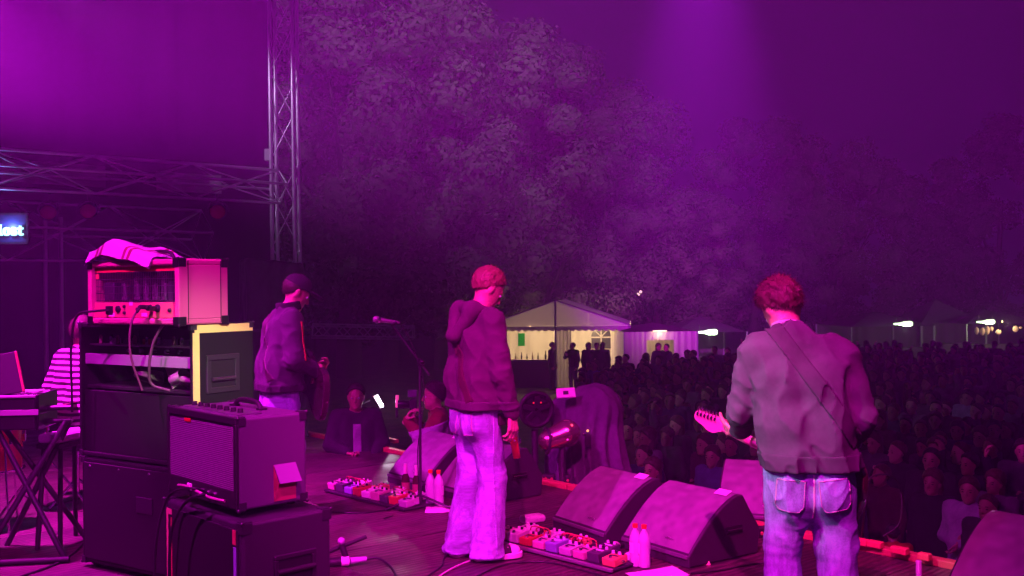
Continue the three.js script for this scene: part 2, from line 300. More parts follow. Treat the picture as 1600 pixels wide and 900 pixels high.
// upper garment: torso and sleeves, with folds; returns its field and mesh
function makeTop(o, p, name, m, c) {
  const g = { r: 0.142, arm: 0.072, cuff: 0.056, hem: 0.86, neckR: 0.075, fold: 0.009, seed: 1, cell: 0.0095, slack: 0.02, ...c };
  const mid = lerp3(p.pelvis, p.chest, 0.45), tor = [bone(add3(p.pelvis, [0.075 * p.fat, -0.06, 0]), add3(mid, [0.085 * p.fat, 0, -0.005]), g.r * p.fat, g.r * p.fat), bone(add3(p.pelvis, [-0.075 * p.fat, -0.06, 0]), add3(mid, [-0.085 * p.fat, 0, -0.005]), g.r * p.fat, g.r * p.fat),
    bone(add3(mid, [0.085 * p.fat, 0, -0.005]), add3(p.chest, [0.09, 0.02, 0]), g.r * p.fat, g.r * 0.97), bone(add3(mid, [-0.085 * p.fat, 0, -0.005]), add3(p.chest, [-0.09, 0.02, 0]), g.r * p.fat, g.r * 0.97),
    bone(lerp3(p.shL, p.neck, 0.15), lerp3(p.shR, p.neck, 0.15), 0.078, 0.078), bone(p.chest, add3(p.neck, [0, -0.02, 0]), 0.11, 0.075), bone(add3(p.shL, [-0.03, -0.01, 0]), p.neck, 0.074, 0.06), bone(add3(p.shR, [0.03, -0.01, 0]), p.neck, 0.074, 0.06)];
  const arms = [bone(p.shL, p.elL, g.arm * 1.12, g.arm), bone(p.elL, lerp3(p.elL, p.wrL, g.sleeve ?? 0.93), g.arm * 0.98, g.cuff), bone(p.shR, p.elR, g.arm * 1.12, g.arm), bone(p.elR, lerp3(p.elR, p.wrR, g.sleeveR ?? g.sleeve ?? 0.93), g.arm * 0.98, g.cuff)];
  const tf = field(tor, 0.045), af = field(arms, 0.025), nf = (x, y, z) => { const dx = x - p.neck[0], dy = y - p.neck[1] - 0.045, dz = z - p.neck[2] - 0.02; return Math.sqrt(dx * dx + dy * dy + dz * dz) - g.neckR; };
  const elb = (x, y, z) => { let w = 0; for (const e of [p.elL, p.elR]) w += Math.exp(-((x - e[0]) ** 2 + (y - e[1]) ** 2 + (z - e[2]) ** 2) / 0.012); return w; };
  const f = (x, y, z) => {
    let t = tf(x, y, z);
    if (t < 0.2) {
      const low = Math.max(0, 1 - (y - g.hem) / 0.3);
      t -= g.fold * (0.7 * fold(x, y, z, 5, 2.6, g.seed) + 0.6 * fold(x, y, z, 9, 5, g.seed + 5) - 0.5) + g.slack * low;
      t = Math.max(t, g.hem - y);
    }
    let a = af(x, y, z);
    if (a < 0.12) a -= g.fold * (0.4 * fold(x, y, z, 9, 11, g.seed + 9) - 0.15 + 0.35 * Math.min(1, elb(x, y, z)) * fold(x, y, z, 14, 18, g.seed + 3));
    return Math.max(smin(t, a, 0.022), -nf(x, y, z));
  };
  const [lo, hi] = bounds([...tor, ...arms], 0.05);
  lo[1] = Math.max(lo[1], Math.min(g.hem, p.wrL[1], p.wrR[1]) - 0.06);
  const mesh = part(o, name, isoMesh(f, lo, hi, g.cell), m);
  return { f, tf, mesh, lo, hi, g };
}
// trousers
function makeTrousers(o, p, m, c = {}) {
  const g = { thigh: 0.112, knee: 0.09, shin: 0.088, hemR: 0.098, top: 0.98, seat: 0.135, hemY: 0.03, fold: 0.008, seed: 2, cell: 0.0095, break: 0.02, crotch: 0.12, ...c };
  const hl = add3(p.pelvis, [0.078 * p.fat, -0.05, 0]), hr = add3(p.pelvis, [-0.078 * p.fat, -0.05, 0]);
  const aL = [p.anL[0], g.hemY, p.anL[2] - 0.01], aR = [p.anR[0], g.hemY, p.anR[2] - 0.01];
  const L = [bone(hl, p.knL, g.thigh * p.fat, g.knee), bone(p.knL, aL, g.shin, g.hemR)], R = [bone(hr, p.knR, g.thigh * p.fat, g.knee), bone(p.knR, aR, g.shin, g.hemR)];
  const S = [bone(add3(p.pelvis, [0.06 * p.fat, 0.05, 0]), add3(p.pelvis, [0.062 * p.fat, -g.crotch, -0.012]), g.seat * 0.94 * p.fat, g.seat * p.fat), bone(add3(p.pelvis, [-0.06 * p.fat, 0.05, 0]), add3(p.pelvis, [-0.062 * p.fat, -g.crotch, -0.012]), g.seat * 0.94 * p.fat, g.seat * p.fat)];
  const lf = field(L, 0.03), rf = field(R, 0.03), sf = field(S, 0.03);
  const f = (x, y, z) => {
    let d = smin(smin(lf(x, y, z), rf(x, y, z), 0.012), sf(x, y, z), 0.05);
    if (d < 0.12) {
      const low = Math.max(0, 1 - y / 0.35), kn = Math.exp(-((y - p.knL[1]) ** 2) / 0.02);
      d -= g.fold * (0.55 * fold(x, y, z, 7, 3.2, g.seed) + 0.5 * fold(x + y * 0.4, y, z, 9, 5, g.seed + 4) - 0.45) + g.break * low * low * 0.55 * fold(x, y, z, 6, 17, g.seed + 8) + 0.004 * kn * fold(x, y, z, 6, 20, g.seed + 2);
    }
    return Math.max(d, y - g.top, g.hemY - y);
  };
  const [lo, hi] = bounds([...L, ...R, ...S], 0.045);
  return { f, mesh: part(o, 'jeans', isoMesh(f, lo, hi, g.cell), m), lo, hi };
}
// a flat strip or patch that lies on a garment: shell of f inside the region g < 0
function patch(o, name, f, g, lo, hi, m, t = 0.006, cell = 0.006) { return part(o, name, isoMesh((x, y, z) => { const k = g(x, y, z); return k > 0.06 ? k : Math.max(f(x, y, z) - t, -(f(x, y, z) + 0.012), k); }, lo, hi, cell), m); }
function makeShoe(o, an, toe, mUp, mSole, size = 1) {
  const a = V(an[0], 0, an[2]), t = V(toe[0], 0, toe[2]), d = t.clone().sub(a).normalize(), g = new THREE.Group(); void g;
  const s = new THREE.Shape(); s.moveTo(-0.038, -0.09); s.bezierCurveTo(-0.045, -0.02, -0.052, 0.08, -0.05, 0.12); s.bezierCurveTo(-0.045, 0.19, 0.03, 0.2, 0.045, 0.13); s.bezierCurveTo(0.052, 0.07, 0.04, 0.0, 0.038, -0.09); s.bezierCurveTo(0.03, -0.115, -0.03, -0.115, -0.038, -0.09);
  const sole = new THREE.ExtrudeGeometry(s, { depth: 0.022, bevelEnabled: true, bevelSize: 0.004, bevelThickness: 0.004, bevelSegments: 2 }).rotateX(Math.PI / 2).translate(0, 0.03, 0);
  const up = isoMesh((x, y, z) => Math.max(smin(capD([0, 0.05, -0.07, 0, 0.05, 0.03, 0.042, 0.046], x, y, z), smin(capD([0, 0.035, 0.03, 0, 0.03, 0.125, 0.047, 0.04], x, y, z), capD([0, 0.05, -0.055, 0, 0.075, -0.06, 0.042, 0.04], x, y, z), 0.03), 0.03), 0.026 - y, y - 0.1), [-0.1, 0.0, -0.16], [0.1, 0.15, 0.2], 0.008);
  const cap = isoMesh((x, y, z) => Math.max(capD([0, 0.034, 0.1, 0, 0.032, 0.128, 0.047, 0.043], x, y, z), 0.028 - y, 0.105 - z), [-0.08, 0.0, 0.06], [0.08, 0.1, 0.2], 0.006);
  const q = Math.atan2(d.x, d.z);
  const u = part(o, 'shoe', up, mUp, [an[0] + d.x * 0.03, 0, an[2] + d.z * 0.03], [0, q, 0]); u.scale.setScalar(size);
  part(u, 'sole', sole, mSole); part(u, 'toe_cap', cap, mSole);
  const lace = []; for (let i = 0; i < 4; i++) lace.push(rod([-0.028, 0.083 - i * 0.006, 0.02 + i * 0.022], [0.028, 0.083 - i * 0.006, 0.025 + i * 0.022], 0.004, 0.004, 6));
  part(u, 'lace', merge(lace), mSole);
  return u;
}
// ------------------------------------------------------------------ ground, stage, trusses, trees, tents
const GROUND = -2.05, EDGE = 5.62;
{
  const gt = texture(512, 512, (u, v) => { const a = tn(u, v, 16, 16), b = tn(u, v, 90, 90, 2), k = 0.55 + 0.3 * a + 0.25 * b; return [k * 0.9, k * (0.85 + 0.2 * tn(u, v, 7, 7, 4)), k * 0.6]; }, true, [60, 60]);
  const g = solo('ground', new THREE.PlaneGeometry(260, 260).rotateX(-Math.PI / 2), mat(0.09, 0.085, 0.06, 1, { map: gt, bumpMap: gt, bumpScale: 0.03 }), '', '', '', [0, GROUND, -60]);
  g.userData = { kind: 'structure' };
}
{ // stage deck: plywood panels in a black frame
  const deck = thing('stage_floor', '', '', st(-3.5, 0, 0), TURN); deck.userData = { kind: 'structure' };
  const grain = texture(1024, 512, (u, v) => {
    const w = 0.02 * (tn(u, v, 6, 5) - 0.5) + 0.006 * (tn(u, v, 24, 12, 3) - 0.5), y = v + w * 2.2, r = 0.5 + 0.5 * Math.sin(2 * Math.PI * (y * 26 + 2.2 * tn(u, v, 4, 4, 7)));
    const k = 0.36 + 0.34 * r * (0.55 + 0.45 * tn(u, v, 5, 9, 8)) + 0.22 * tn(u, v, 40, 300, 1) + 0.2 * (tn(u, v, 9, 7, 5) - 0.5), sc = tn(u, v, 24, 170, 9) > 0.9 ? 0.2 : 0;
    return [k + sc, (k + sc) * 0.9, (k + sc) * 0.82];
  });
  const rough = texture(256, 256, (u, v) => 0.42 + 0.4 * tn(u, v, 12, 12) + 0.15 * tn(u, v, 70, 70, 2), false);
  const mats = [0, 1, 2, 3].map((i) => { const t = grain.clone(); t.offset.set(i * 0.31, i * 0.17); t.needsUpdate = true; return mat(0.14 + i * 0.014, 0.12 + i * 0.012, 0.125 + i * 0.01, 0.75, { map: t, roughnessMap: rough, bumpMap: t, bumpScale: 0.004 }); });
  const pw = 1.25, pd = 2.5, geo = rbox(pw - 0.006, 0.03, pd - 0.006, 0.004, 0, -0.015, 0, 1);
  { const uv = geo.attributes.uv, ps = geo.attributes.position; for (let i = 0; i < uv.count; i++) uv.setXY(i, ps.getZ(i) / pd + 0.5, ps.getX(i) / pw + 0.5); }
  for (let i = -8; i < 8; i++) for (let j = -5; j < 2; j++) {
    const m = part(deck, 'deck_panel', geo, mats[(i * 7 + j * 3 + 90) % 4], [i * pw + pw / 2 + (j & 1) * 0.6, 0, -(EDGE - 0.06) + pd / 2 + (j + 5) * pd * 1]);
    m.position.y = rr(-0.0015, 0.0015);
  }
  part(deck, 'deck_frame', box(22, 0.25, 17.6, 0, -0.16, -EDGE + 8.8 + 0.05), M.black);
  part(deck, 'front_skirt', box(22, 1.75, 0.04, 0, -1.15, -EDGE), cloth(0.012, 0.012, 0.014));
  // worn timber lip along the front edge, in lengths, red light put into its colour
  for (let i = 0; i < 12; i++) part(deck, 'edge_batten', rbox(1.68, 0.045, 0.07, 0.008, -10 + i * 1.7, 0.018, -EDGE + 0.03), mat(0.4 + 0.1 * rnd(), 0.12, 0.07, 0.5));
}
// ------------------------------------------------------------------ trusses
function trussGeo(len, w, nb, r = 0.024, rb = 0.011) {      // along +y, square section
  const ch = [], br = [], h = w / 2, c = [[-h, -h], [h, -h], [h, h], [-h, h]];
  for (const [x, z] of c) ch.push(rod([x, 0, z], [x, len, z], r, r, 10));
  for (let i = 0; i < nb; i++) for (let k = 0; k < 4; k++) { const [x, z] = c[k], [X, Z] = c[(k + 1) % 4], a = i / nb * len, b = (i + 1) / nb * len; br.push((i + k) % 2 ? rod([x, a, z], [X, b, Z], rb) : rod([X, a, Z], [x, b, z], rb)); }
  for (const y of [0, len]) for (let k = 0; k < 4; k++) { const [x, z] = c[k], [X, Z] = c[(k + 1) % 4]; br.push(rod([x, y, z], [X, y, Z], rb)); }
  return [ch, br];
}
function truss(label, A, B, w, nb, m, r, rb) {
  const o = thing('lattice_truss', label, 'truss', A), d = B.clone().sub(A), [ch, br] = trussGeo(d.length(), w, nb, r, rb), q = new THREE.Quaternion().setFromUnitVectors(V(0, 1, 0), d.clone().normalize());
  if (Math.abs(d.y) < 0.1 * d.length()) q.multiply(new THREE.Quaternion().setFromAxisAngle(V(0, 1, 0), 0));
  for (const g of ch) { g.applyQuaternion(q); part(o, 'chord', g, m); }
  for (const g of br) { g.applyQuaternion(q); part(o, 'brace', g, m); }
  return o;
}
const ALU = mat(0.5, 0.5, 0.54, 0.38, { metalness: 0.75 });
const towerFoot = atDepth(449, 500, 12.6); towerFoot.y = 0;
truss('tall aluminium lattice tower standing at the far front corner of the stage', towerFoot, V(towerFoot.x - 0.02, 7.6, towerFoot.z), 0.28, 14, ALU, 0.025, 0.007);
part(scene.children[scene.children.length - 1], 'cable_box', rbox(0.07, 0.15, 0.07, 0.01), M.greyPaint, [-0.2, 3.32, 0.1]);
const alongSide = (t, h, off = 0) => V(towerFoot.x - 0.76 * t + 0.1 + off * 0.65, h, towerFoot.z + 0.65 * t + off * 0.76);
truss('horizontal lattice truss across the left wing, upper of two', alongSide(0.2, 2.92), alongSide(5.2, 2.92), 0.29, 9, ALU, 0.018, 0.009);
truss('horizontal lattice truss across the left wing, lower of two', alongSide(0.9, 2.32, -0.7), alongSide(5.4, 2.32, -0.7), 0.46, 8, ALU, 0.016, 0.008);
for (const [t, n] of [[2.55, 0], [2.72, 1]]) solo('truss_post', rod([0, 0, 0], [0, 2.5, 0], 0.025), ALU, n ? 'right one of two thin upright poles under the left wing truss' : 'left one of two thin upright poles under the left wing truss', 'pole', 'upright poles in the left wing', alongSide(t, 0, -0.8));
{ // pale covers rolled behind the upper truss, black wing drape
  const mk = (t0, t1, h0, h1, off, name, m, label, cat) => { const g = new THREE.PlaneGeometry(t1 - t0, h1 - h0, 60, 8), ps = g.attributes.position; for (let i = 0; i < ps.count; i++) ps.setZ(i, 0.05 * Math.sin(ps.getX(i) * 17 + Math.sin(ps.getX(i) * 5)) * (0.6 + 0.4 * noise.noise(ps.getX(i) * 2, ps.getY(i), 3)));
    g.computeVertexNormals(); const o = solo(name, g, m, label, cat, '', alongSide((t0 + t1) / 2, (h0 + h1) / 2, off)); o.rotation.y = Math.atan2(0.65, 0.76); return o; };
  mk(2.1, 3.5, 2.85, 3.1, -0.6, 'rolled_cover', cloth(0.35, 0.33, 0.36), 'pale cover bundled behind the upper wing truss, larger one', 'cover');
  mk(4.3, 5.6, 2.85, 3.1, -0.6, 'rolled_cover', cloth(0.45, 0.45, 0.5), 'pale cover bundled behind the upper wing truss near the lit sign', 'cover');
  mk(0.7, 1.5, 2.85, 3.08, -0.6, 'rolled_cover', cloth(0.35, 0.33, 0.36), 'pale cover bundled behind the upper wing truss next to the tower', 'cover');
  mk(-0.6, 9, -0.1, 9, -1.6, 'wing_drape', mat(0.012, 0.011, 0.014, 0.95, { side: THREE.DoubleSide }), 'tall black drape hanging along the left wing of the stage', 'drape');
}
// small red-gelled cans under the lower truss
for (const [px, py, w] of [[75, 331, 'leftmost red lamp can hanging below the left wing truss'], [137, 329, 'second red lamp can from the left below the wing truss'], [340, 330, 'red lamp can below the wing truss nearest the lattice tower']]) {
  const o = thing('par_can', w, 'lamp can', atDepth(px, py, 11), 0.3, 'red lamp cans under the wing truss');
  part(o, 'can', lathe([[0.0, -0.22], [0.07, -0.21], [0.085, -0.05], [0.1, 0], [0.092, 0], [0.08, -0.04]], 20).rotateX(Math.PI / 2 + 0.35), M.darkMetal);
  part(o, 'gel', new THREE.SphereGeometry(0.088, 18, 10).scale(1, 1, 0.35).rotateX(0.35).translate(0, -0.012, -0.035), mat(0.25, 0.012, 0.03, 0.25));
  part(o, 'yoke', merge([new THREE.TorusGeometry(0.12, 0.008, 6, 14, Math.PI).translate(0, 0.0, -0.1), rod([0, 0.12, -0.1], [0, 0.2, -0.1], 0.012)]), M.darkMetal);
}
// lit sign at the far left
{
  const c = atDepth(2, 357, 10.6), font = await new FontLoader().loadAsync('fonts/droid/droid_serif_bold.typeface.json');
  const o = thing('lit_sign', 'small dark sign with glowing pale blue letters at the left edge', 'sign', c, 0.12);
  part(o, 'sign_panel', rbox(0.5, 0.3, 0.04, 0.01, 0, 0, -0.03), mat(0.03, 0.03, 0.1, 0.5));
  const e = mat(0.3, 0.6, 0.7, 0.5); e.emissive.setRGB(0.42, 0.95, 1.0); e.emissiveIntensity = 1.6;
  const g = new TextGeometry('lost', { font, size: 0.1, depth: 0.012, curveSegments: 6, bevelEnabled: true, bevelSize: 0.006, bevelThickness: 0.002, bevelSegments: 1 }); g.computeBoundingBox();
  part(o, 'glowing_letters', g.translate(0.225 - g.boundingBox.max.x, -0.07, 0), e);
  part(o, 'sign_frame', merge([box(0.52, 0.02, 0.05, 0, 0.155, -0.03), box(0.52, 0.02, 0.05, 0, -0.155, -0.03), box(0.02, 0.29, 0.05, 0.255, 0, -0.03), box(0.02, 0.29, 0.05, -0.255, 0, -0.03)]), M.darkMetal);
  const l = new THREE.PointLight(new THREE.Color().setRGB(0.2, 0.35, 1), 0.5, 0, 2); l.position.set(0.1, 0, 0.06); l.castShadow = true; l.name = 'sign_light'; o.add(l);
}
// dark covered sidefill behind the person in the cap
{
  const c = atDepth(424, 520, 11.2); c.y = 0;
  const f = (x, y, z) => { const qx = Math.abs(x) - 0.3, qz = Math.abs(z) - 0.28, qy = y - 1.95 + x * 0.1; const a = Math.max(qx, qz, qy); return a + 0.0 - 0.05 * (0.5 + 0.5 * Math.sin(Math.atan2(z, x) * 13 + 1.5 * Math.sin(y * 3))) * Math.max(0.15, 1 - y / 2) - 0.012 * fold(x, y, z, 7, 3, 4); };
  const o = thing('covered_speaker_stack', 'dark speaker stack under a black cover behind person in cap', 'speaker', c, 0.4);
  part(o, 'cover', isoMesh(f, [-0.6, 0, -0.6], [0.6, 2.2, 0.6], 0.024), cloth(0.022, 0.02, 0.024));
  part(o, 'cover_strap', merge([box(0.72, 0.03, 0.012, 0, 1.2, 0.36), box(0.72, 0.03, 0.012, 0, 1.2, -0.36), box(0.012, 0.03, 0.72, 0.37, 1.2, 0), box(0.012, 0.03, 0.72, -0.37, 1.2, 0)]), M.black);
}
// low truss and fence pieces in the dark on the far side of the stage
truss('dim horizontal lattice truss in the dark left of the microphone', atDepth(488, 517, 17), atDepth(646, 520, 17.4), 0.2, 10, ALU, 0.014, 0.009);

// ------------------------------------------------------------------ trees
const leafGeo = (() => { const g = new THREE.BufferGeometry(); g.setAttribute('position', new THREE.BufferAttribute(new Float32Array([0, 0, 0, 0.32, 0.5, 0.06, 0, 1, 0, -0.32, 0.5, 0.06]), 3)); g.setIndex([0, 1, 2, 0, 2, 3]); g.computeVertexNormals(); return g; })();
void leafGeo;
function crownGeo(R, H, clumps, leaves, size) {             // many leaf faces spread over clumps on limbs
  const pos = [], nor = [], col = [], centers = [];
  for (let i = 0; i < clumps; i++) { const t = rnd(), a = rnd() * 6.283, y = (t - 0.32) * H, k = Math.sqrt(Math.max(0.05, 1 - ((t - 0.42) / 0.6) ** 2)), r = R * k * Math.sqrt(rr(0.45, 1)); centers.push([Math.cos(a) * r, y, Math.sin(a) * r, rr(0.75, 1.4) * R * 0.2]); }
  const d = V(), n = V(), u = V(), w = V();
  for (const [cx, cy, cz, cr] of centers) {
    const tint = rr(0.75, 1.25);
    for (let i = 0; i < leaves; i++) {
      d.set(rr(-1, 1), rr(-1, 1), rr(-1, 1)).normalize(); const q = cr * Math.pow(rnd(), 0.28) * (1 + 0.35 * noise.noise(d.x * 2 + cx, d.y * 2 + cy, d.z * 2));
      const x = cx + d.x * q, y = cy + d.y * q * 0.85, z = cz + d.z * q, s = size * rr(0.6, 1.4);
      n.copy(d).multiplyScalar(1.3).add(V(rr(-1, 1), rr(-0.6, 1), rr(-1, 1))).normalize(); u.set(rr(-1, 1), rr(-1, 1), rr(-1, 1)).cross(n).normalize(); w.crossVectors(n, u);
      const P = [[-u.x, -u.y, -u.z], [w.x * 0.6, w.y * 0.6, w.z * 0.6], [u.x, u.y, u.z], [-w.x * 0.6, -w.y * 0.6, -w.z * 0.6]].map((e) => [x + e[0] * s, y + e[1] * s, z + e[2] * s]);
      const t = tint * rr(0.7, 1.3);
      const sx = d.x + 0.35 * n.x + 0.25 * cx / R, sy = d.y + 0.35 * n.y + 0.1, sz = d.z + 0.35 * n.z + 0.25 * cz / R, sl = Math.hypot(sx, sy, sz);   // leaves of a clump round off together
      for (const k of [0, 2, 1, 0, 3, 2]) { pos.push(...P[k]); nor.push(sx / sl, sy / sl, sz / sl); col.push(t, t * rr(0.95, 1.05), t * 0.9); }
    }
  }
  const g = new THREE.BufferGeometry(); g.setAttribute('position', new THREE.BufferAttribute(new Float32Array(pos), 3)); g.setAttribute('normal', new THREE.BufferAttribute(new Float32Array(nor), 3)); g.setAttribute('color', new THREE.BufferAttribute(new Float32Array(col), 3));
  return { g, centers };
}
const LEAF = mat(0.11, 0.12, 0.08, 0.8, { vertexColors: true, side: THREE.DoubleSide, transmission: 0.15 }), BARK = mat(0.07, 0.055, 0.045, 0.95, { bumpMap: grainBump, bumpScale: 0.02 });
const crowns = [crownGeo(5.2, 11, 62, 1300, 0.078), crownGeo(4.6, 9, 52, 1300, 0.078), crownGeo(4.2, 12, 56, 1300, 0.078)];
function tree(label, at, scale, k, turn, low) {
  const { g, centers } = crowns[k], o = thing('broadleaf_tree', label, 'tree', at, turn, 'trees behind the field'), top = low + 3.6;
  o.scale.setScalar(scale);
  const lim = [new THREE.CylinderGeometry(0.2, 0.42, top, 10).translate(0, top / 2, 0)];
  for (let i = 0; i < 9; i++) { const c = centers[i * 7 % centers.length]; lim.push(rod([0, top - 1.2 * (i % 3), 0], [c[0] * 0.55, c[1] * 0.55 + top + 0.4, c[2] * 0.55], 0.12, 0.03, 6)); }
  part(o, 'trunk', merge(lim), BARK);
  const c = part(o, 'crown', g, LEAF, [0, top, 0]); c.userData.kind = 'stuff';
  return o;
}
const treeAt = (px, z) => { const p = atDepth(px, 500, z); p.y = GROUND; return p; };
for (const [label, px, z, s, k, turn, low] of [
  ['tall tree rising highest beside the lattice tower', 545, 43, 1.42, 0, 0.3, 1.4], ['large round tree in the middle behind the tent', 745, 46, 1.28, 1, 1.2, 3.0], ['tree with rounded crown just right of the middle tree', 850, 53, 1.25, 2, 2.2, 1.0],
  ['tree sloping down to the right above the small tent', 935, 55, 1.2, 0, 4.0, 0.6], ['lower tree behind the violet beam', 1030, 54, 0.85, 1, 5.1, 0.2], ['bushy tree low between the tower and the microphone', 610, 49, 1.0, 2, 0.7, 2.2], ['bushy tree low behind person in hoodie', 690, 47, 0.95, 0, 2.9, 2.0],
  ['bushy tree low behind the big tent', 800, 57, 1.05, 1, 3.3, 1.6], ['dim far tree behind person in grey sweatshirt', 1180, 60, 1.1, 2, 1.9, 0.4], ['dim far tree left of the far stalls', 1300, 62, 1.05, 0, 0.9, 0.4], ['dim far tree above the far stalls', 1420, 64, 1.1, 1, 2.4, 0.6], ['dim far tree at the right edge of the field', 1560, 62, 1.1, 2, 4.4, 0.4],
  ['dim bushy tree behind the small tent', 1090, 56, 0.8, 1, 0.2, 1.2], ['tall tree half hidden by the lattice tower', 455, 47, 1.3, 2, 5.5, 1.6], ['dim bushy tree behind the covered speaker stack', 500, 50, 0.9, 1, 2.0, 1.4],
]) tree(label, treeAt(px, z), s, k, turn, low);
// ------------------------------------------------------------------ tents and stalls beyond the crowd
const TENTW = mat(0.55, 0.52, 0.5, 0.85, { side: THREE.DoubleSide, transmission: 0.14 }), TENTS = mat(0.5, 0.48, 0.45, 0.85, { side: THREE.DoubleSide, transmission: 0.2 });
function sheet(pts, idx) { const g = new THREE.BufferGeometry(); g.setAttribute('position', new THREE.BufferAttribute(new Float32Array(pts.flat()), 3)); g.setIndex(idx); g.computeVertexNormals(); return plain(g); }
function drapePanel(w, h, folds, amp = 0.035) { const g = new THREE.PlaneGeometry(w, h, folds * 8, 2), p = g.attributes.position; for (let i = 0; i < p.count; i++) p.setZ(i, amp * Math.sin((p.getX(i) / w + 0.5) * folds * 6.283 + 1.3 * Math.sin(p.getX(i) * 3))); g.computeVertexNormals(); return g.translate(0, h / 2, 0); }
{ // gabled marquee: gable end faces the stage
  const c = treeAt(868, 37.5), o = thing('marquee_tent', 'pale gabled marquee tent lit warm from inside', 'tent', c, -0.12);
  const W = 2.75, E = 2.3, A = 3.25, L = 6;
  const roof = merge([sheet([[-W, E, 0], [0, A, 0], [0, A, -L], [-W, E, -L]], [0, 1, 2, 0, 2, 3]), sheet([[W, E, 0], [0, A, 0], [0, A, -L], [W, E, -L]], [0, 2, 1, 0, 3, 2])]);
  part(o, 'roof', roof, TENTW);
  part(o, 'gable', sheet([[-W, E, 0.02], [W, E, 0.02], [0, A, 0.02]], [0, 1, 2]), TENTW);
  { const s = new THREE.Shape(); s.moveTo(-W, 0); s.lineTo(W, 0); s.lineTo(W, -0.12); const n = 22; for (let i = 0; i < n; i++) { const x = W - (i + 1) * 2 * W / n; s.quadraticCurveTo(x + W / n, -0.26, x, -0.12); } s.lineTo(-W, 0); part(o, 'scalloped_valance', new THREE.ExtrudeGeometry(s, { depth: 0.015, bevelEnabled: false }).translate(0, E, 0.04), TENTS); }
  for (const x of [-W, 0, W]) part(o, 'pole', rod([x, 0, 0.06], [x, x ? E : A, 0.06], 0.045), M.greyPaint);
  for (const x of [-W, W]) part(o, 'pole', rod([x, 0, -L], [x, E, -L], 0.045), M.greyPaint);
  for (const s of [-1, 1]) part(o, 'rafter', rod([s * W, E, -0.04], [0, A, -0.04], 0.04), M.greyPaint);
  part(o, 'rear_wall', drapePanel(2 * W, E, 9).translate(0, 0, -L), TENTS);
  for (const s of [-1, 1]) part(o, 'side_wall', drapePanel(L, E, 8).rotateY(Math.PI / 2).translate(s * W, 0, -L / 2), TENTS);
  for (const [x, w] of [[-2.55, 0.35], [0.28, 0.6], [2.55, 0.4]]) part(o, 'front_curtain', drapePanel(w, E - 0.1, 4, 0.05).translate(x, 0, -0.03), TENTS);
  part(o, 'counter', merge([rbox(2.4, 0.06, 0.5, 0.01, -1.2, 1.02, -0.25), box(2.36, 1.0, 0.04, -1.2, 0.5, -0.02)]), mat(0.1, 0.07, 0.05, 0.8));
  { const w = new THREE.Shape(); w.absarc(0, 0, 0.42, 0, Math.PI, false); w.lineTo(-0.42, -0.5); w.lineTo(0.42, -0.5); const win = part(o, 'arched_window', new THREE.ShapeGeometry(w, 12).translate(1.5, 1.62, -L + 0.08), mat(0.03, 0.03, 0.04, 0.2)); part(win, 'window_bars', merge([box(0.05, 0.92, 0.03, 1.5, 1.58, -L + 0.1), box(0.84, 0.05, 0.03, 1.5, 1.6, -L + 0.1), rod([1.5, 1.62, -L + 0.1], [1.8, 1.92, -L + 0.1], 0.025), rod([1.5, 1.62, -L + 0.1], [1.2, 1.92, -L + 0.1], 0.025)]), TENTW); }
  part(o, 'green_notice', rbox(0.26, 0.48, 0.02, 0.005, -1.3, 1.8, -0.1), mat(0.04, 0.5, 0.08, 0.9, { transmission: 0.6 }));
  for (const [x, z, i] of [[-1.2, -2.4, 34], [1.1, -3, 30]]) {
    const e = mat(0.8, 0.7, 0.5, 0.5); e.emissive.setRGB(1, 0.72, 0.38); e.emissiveIntensity = 6;
    part(o, 'hanging_bulb', merge([new THREE.SphereGeometry(0.06, 12, 10).translate(x, 2.25, z), rod([x, 2.3, z], [x, 2.7, z], 0.01)]), e);
    const l = new THREE.PointLight(new THREE.Color().setRGB(1, 0.66, 0.32), i, 0, 2); l.position.set(x, 2.1, z); l.castShadow = true; l.shadow.radius = 4; l.name = 'tent_light'; o.add(l);
  }
  // things on the counter
  const fwd = (x, y, z) => o.localToWorld(V(x, y, z)); o.updateMatrixWorld(true);
  const glass = lathe([[0.0, 0], [0.035, 0], [0.04, 0.12], [0.02, 0.2], [0.015, 0.28], [0.017, 0.3], [0.0, 0.3]], 10);
  for (let i = 0; i < 9; i++) { const b = solo('bottle', glass, i % 3 ? mat(0.03, 0.05, 0.03, 0.2) : mat(0.3, 0.2, 0.1, 0.3), 'small bottle standing on the lit tent counter', 'bottle', 'bottles on the tent counter', fwd(-2.2 + i * 0.22 + rr(-0.05, 0.05), 1.05, -0.3)); b.scale.setScalar(rr(0.7, 1.15)); }
}
